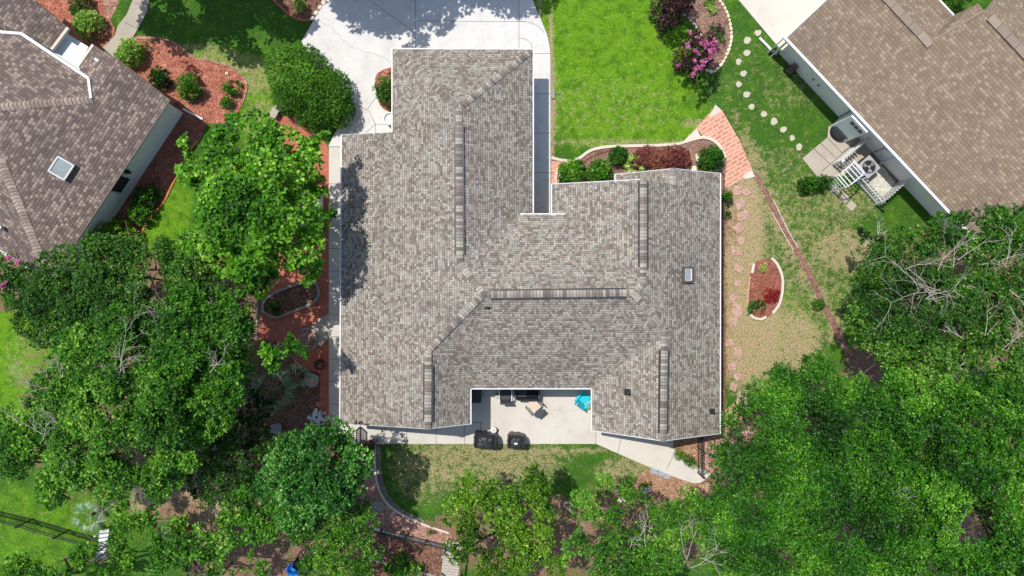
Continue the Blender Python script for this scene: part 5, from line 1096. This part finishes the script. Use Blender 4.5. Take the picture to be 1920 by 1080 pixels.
shrub('shrub', 'green shrub in the shaded mulch strip beside the pale blue wall', [(268, 372, 20, 1.2), (262, 400, 20, 1.2), (280, 362, 14, 1)], .15, .1, 6, 60, 'mid', 341, tadd=-.1)
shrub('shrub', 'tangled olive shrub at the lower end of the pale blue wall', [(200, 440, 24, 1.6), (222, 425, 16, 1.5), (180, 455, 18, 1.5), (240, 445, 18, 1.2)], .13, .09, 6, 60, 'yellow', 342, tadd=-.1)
shrub('crape_myrtle', 'purple leaved crape myrtle with bright pink flowers beside the crescent bed', [(1298, 108, 26, 3), (1286, 95, 20, 2.8), (1310, 120, 22, 2.9), (1325, 96, 20, 2.8), (1296, 72, 14, 2.6), (1285, 125, 14, 2.5), (1312, 88, 22, 3)], .13, .08, 6, 60, 'purple', 343, tadd=-.15, cat='flowering shrub', extra=('pink', 0, .09, 'flower'), gap=-.7, sub=True)
cm = bpy.data.objects.get('crape_myrtle'); rs = np.random.RandomState(5)
fl_px = [(1308, 72), (1313, 80), (1324, 78), (1330, 84), (1338, 76), (1336, 90), (1332, 96), (1322, 88), (1288, 84), (1291, 88), (1302, 96), (1330, 110), (1322, 114), (1316, 116), (1302, 114), (1306, 126), (1312, 130), (1300, 138), (1298, 142), (1294, 62), (1318, 122), (1341, 80), (1340, 94), (1310, 100), (1304, 130), (1311, 127), (1334, 102), (1315, 84), (1272, 122), (1326, 80), (1337, 84), (1334, 80), (1322, 83)]
ft = np.array([list(P(x + rs.uniform(-2, 2), y + rs.uniform(-2, 2), 2.95 + rs.uniform(-.15, .25))) for x, y in fl_px for _ in range(5)])
old = [c for c in cm.children if c.name.startswith('flower')]
for o in old: bpy.data.objects.remove(o)
rosettes('flowers', ft, np.tile([0, 0, 1.], (len(ft), 1)), np.full(len(ft), .5), .1, .08, 6, LM['pink'], cm, rs, (.2, 1.2), origin=cm.location, tj=.5)
shrub('purple_shrub', 'blackish purple leafy shrub at the top edge beside the crescent bed', [(1262, 5, 30, 2.8), (1240, 12, 20, 2.6), (1255, 30, 22, 2.6), (1280, 15, 20, 2.6), (1285, -5, 18, 2.6), (1246, 45, 12, 2.2)], .13, .08, 6, 60, 'purple', 344, cat='shrub', tadd=-.25, sub=True)
shrub('barberry_hedge', 'long maroon leaved hedge along the front wall', [(1205, 297, 18, 1.1), (1228, 300, 22, 1.2), (1250, 298, 22, 1.2), (1275, 296, 20, 1.2), (1285, 300, 12, 1.1), (1215, 285, 12, 1.1), (1262, 284, 12, 1.1)], .11, .045, 7, 130, 'redleaf', 345, cat='hedge', base=(1243, 297))
shrub('red_shrub', 'feathery scarlet shrub in the island bed', [(1448, 556, 12, .5), (1441, 549, 8, .45), (1454, 548, 8, .45), (1440, 560, 6, .4)], .09, .025, 7, 150, 'scarlet', 346, lift=(.1, .9))
shrub('small_plant', 'yellow flowering little plant near the top of the island bed', [(1433, 502, 6, .3), (1429, 507, 3, .25)], .09, .05, 6, 90, 'lime', 347, cat='plant', tadd=.25)
shrub('small_plant', 'lime green plant near the top of the crescent bed', [(1334, 15, 7, .35)], .14, .05, 8, 90, 'lime', 348, cat='plant', tadd=.2)
shrub('rose_bush', 'small bush with pale pink blossoms in the middle of the crescent bed', [(1342, 50, 9, .7), (1350, 54, 7, .6), (1345, 60, 7, .5)], .1, .06, 6, 110, 'dark', 349, cat='bush', extra=('pink', 14, .09, 'blossoms'))
shrub('small_plant', 'sparse pale leaved plant below the rose bush in the crescent bed', [(1350, 72, 9, .5)], .12, .05, 6, 70, 'yellow', 350, cat='plant')
shrub('rose_bush', 'thin rose bush with red blossoms in the red mulch bed', [(352, 124, 9, .7), (362, 132, 8, .6)], .09, .05, 5, 60, 'redleaf', 351, cat='bush', extra=('scarlet', 14, .07, 'blossoms'), gap=-.5)
shrub('rose_bush', 'low sparse bush right of the path end bush in the red mulch bed', [(276, 84, 9, .5), (296, 98, 8, .4), (284, 92, 7, .4)], .09, .05, 5, 60, 'dark', 352, cat='bush', gap=-.5)
shrub('climbing_vine', 'leafy vine mound climbing the foot of the white arbor', [(1520, 345, 14, .9), (1536, 342, 12, 1.1), (1508, 344, 9, .7), (1504, 355, 8, .6), (1548, 338, 8, 1.2)], .13, .08, 6, 80, 'mid', 353, cat='vine')
tree('slender_tree', 'slender tree with a small sunlit lime green top left of the bird bath', 'tree', [(520, 652, 24, 7.6), (498, 668, 15, 7.2), (548, 648, 18, 7.2), (510, 688, 14, 6.8), (566, 656, 9, 7)], .17, .12, 6, 22, 'maple', (590, 640), 354, gap=-1.0, gf=3, r0=.07)
shrub('shrub', 'small green plant inside the octagonal kerbed bed', [(513, 577, 11, .5)], .12, .08, 6, 80, 'mid', 355)
shrub('shrub', 'leafy shrub under the gate at the curved walk corner', [(610, 815, 14, 1), (640, 822, 10, .8), (690, 842, 8, .8)], .15, .1, 6, 60, 'mid', 356)
shrub('shrub', 'brownish red shrub beside the iron gate at the lower left roof corner', [(690, 836, 10, .7), (702, 830, 6, .5)], .11, .05, 6, 80, 'redleaf', 357)
shrub('shrub', 'narrow dark conifer like plant behind the low iron rail', [(806, 996, 5, .8)], .08, .03, 6, 200, 'hedge', 358)
shrub('shrub', 'green shrubs in the soil below the low iron rail', [(750, 1062, 18, 1.6), (735, 1075, 16, 1.4), (775, 1070, 12, 1.2)], .16, .1, 6, 60, 'mid', 359)
shrub('shrub', 'low grassy plant in the orange litter corner of the angled walk', [(1275, 852, 10, .3), (1290, 862, 9, .3), (1300, 870, 7, .25)], .14, .03, 7, 90, 'hedge', 360)
shrub('shrub', 'reddish shrub on the sandy soil at the lower left', [(330, 1000, 14, 1.2), (345, 995, 10, 1)], .1, .05, 6, 90, 'redleaf', 361, tadd=.1)
shrub('shrub', 'lime leaved bush in the planted corner at the top by the driveway', [(560, 5, 11, .9)], .12, .08, 6, 80, 'lime', 362)
shrub('shrub', 'dark shrub visible behind the tan roof at the top right', [(1802, -4, 16, 2), (1790, -10, 12, 2)], .13, .09, 6, 60, 'mid', 363)
shrub('low_plant', 'low leafy weeds in the orange litter under the lower trees', [(1185, 900, 8, .4), (1170, 905, 7, .4), (1205, 912, 7, .4)], .12, .06, 6, 50, 'yellow', 364, cat='plant')
# pink flowers on the dark tree at the left edge
def flowers_on(rootlabel, px, mat, z, sz=.12, per=5):
    root = [o for o in bpy.data.objects if o.get('label') == rootlabel][0]; rs = np.random.RandomState(8)
    t = np.array([list(P(x + rs.uniform(-2, 2), y + rs.uniform(-2, 2), z)) for x, y in px for _ in range(per)])
    rosettes('flowers', t, np.tile([0, 0, 1.], (len(t), 1)), np.full(len(t), .6), sz, sz * .8, 6, LM[mat], root, rs, (.2, 1.2), origin=root.location, tj=.4)
flowers_on('dark leafy tree with pink flowers at the left edge below the purple brown roof', [(15, 485), (19, 482), (34, 490), (8, 530), (5, 537)], 'pink', 4)
# fan palm: long narrow fronds
def palm(px, py, z, n, L, label, seed, mat='palm', seg=13):
    rg = random.Random(seed); root = empty('fan_palm', P(px, py), label, 'palm'); b = MB(); q = P(px, py)
    b.tube([q, q + Vector((0, 0, z * .75))], [.12, .1], 8); b.build('trunk', M['bark'], root, True)
    for i in range(n):
        a = 6.283 * i / n + rg.uniform(-.2, .2); el = rg.uniform(.1, .7); d = Vector((math.cos(a) * math.cos(el), math.sin(a) * math.cos(el), math.sin(el))); c = q + Vector((0, 0, z * .75)) + d * L * .5
        b = MB()
        for k in range(seg):
            t = (k / (seg - 1) - .5) * 2.3; ca, sa = math.cos(t), math.sin(t); e = Vector((d.x * ca - d.y * sa, d.x * sa + d.y * ca, d.z * .5 - .1)).normalized(); w = e.cross(Vector((0, 0, 1))).normalized() * .022; ln = L * .55 * (1 - .25 * abs(t) / 1.2) * rg.uniform(.85, 1.1)
            b.tone = rg.random(); m = c + e * ln * .5 + Vector((0, 0, .03)); tip = c + e * ln - Vector((0, 0, .1)); b.poly([c, m - w, tip, m + w])
        b.bar(q + Vector((0, 0, z * .75)), c, .02); b.build('frond', LM[mat], root, True)
palm(528, 725, 1.8, 11, 1.35, 'blue green fan palm with spiky fronds in the shaded bed', 401)
palm(566, 700, 1.2, 7, .8, 'smaller fan palm right of the big one beside the bird bath', 402)
palm(1188, 312, .7, 8, .65, 'light green fan palm between the glossy bushes and the maroon hedge', 403, 'lime')
palm(190, 955, 1.4, 9, 1.0, 'pale spiky palm under the light green tree at the lower left', 404)
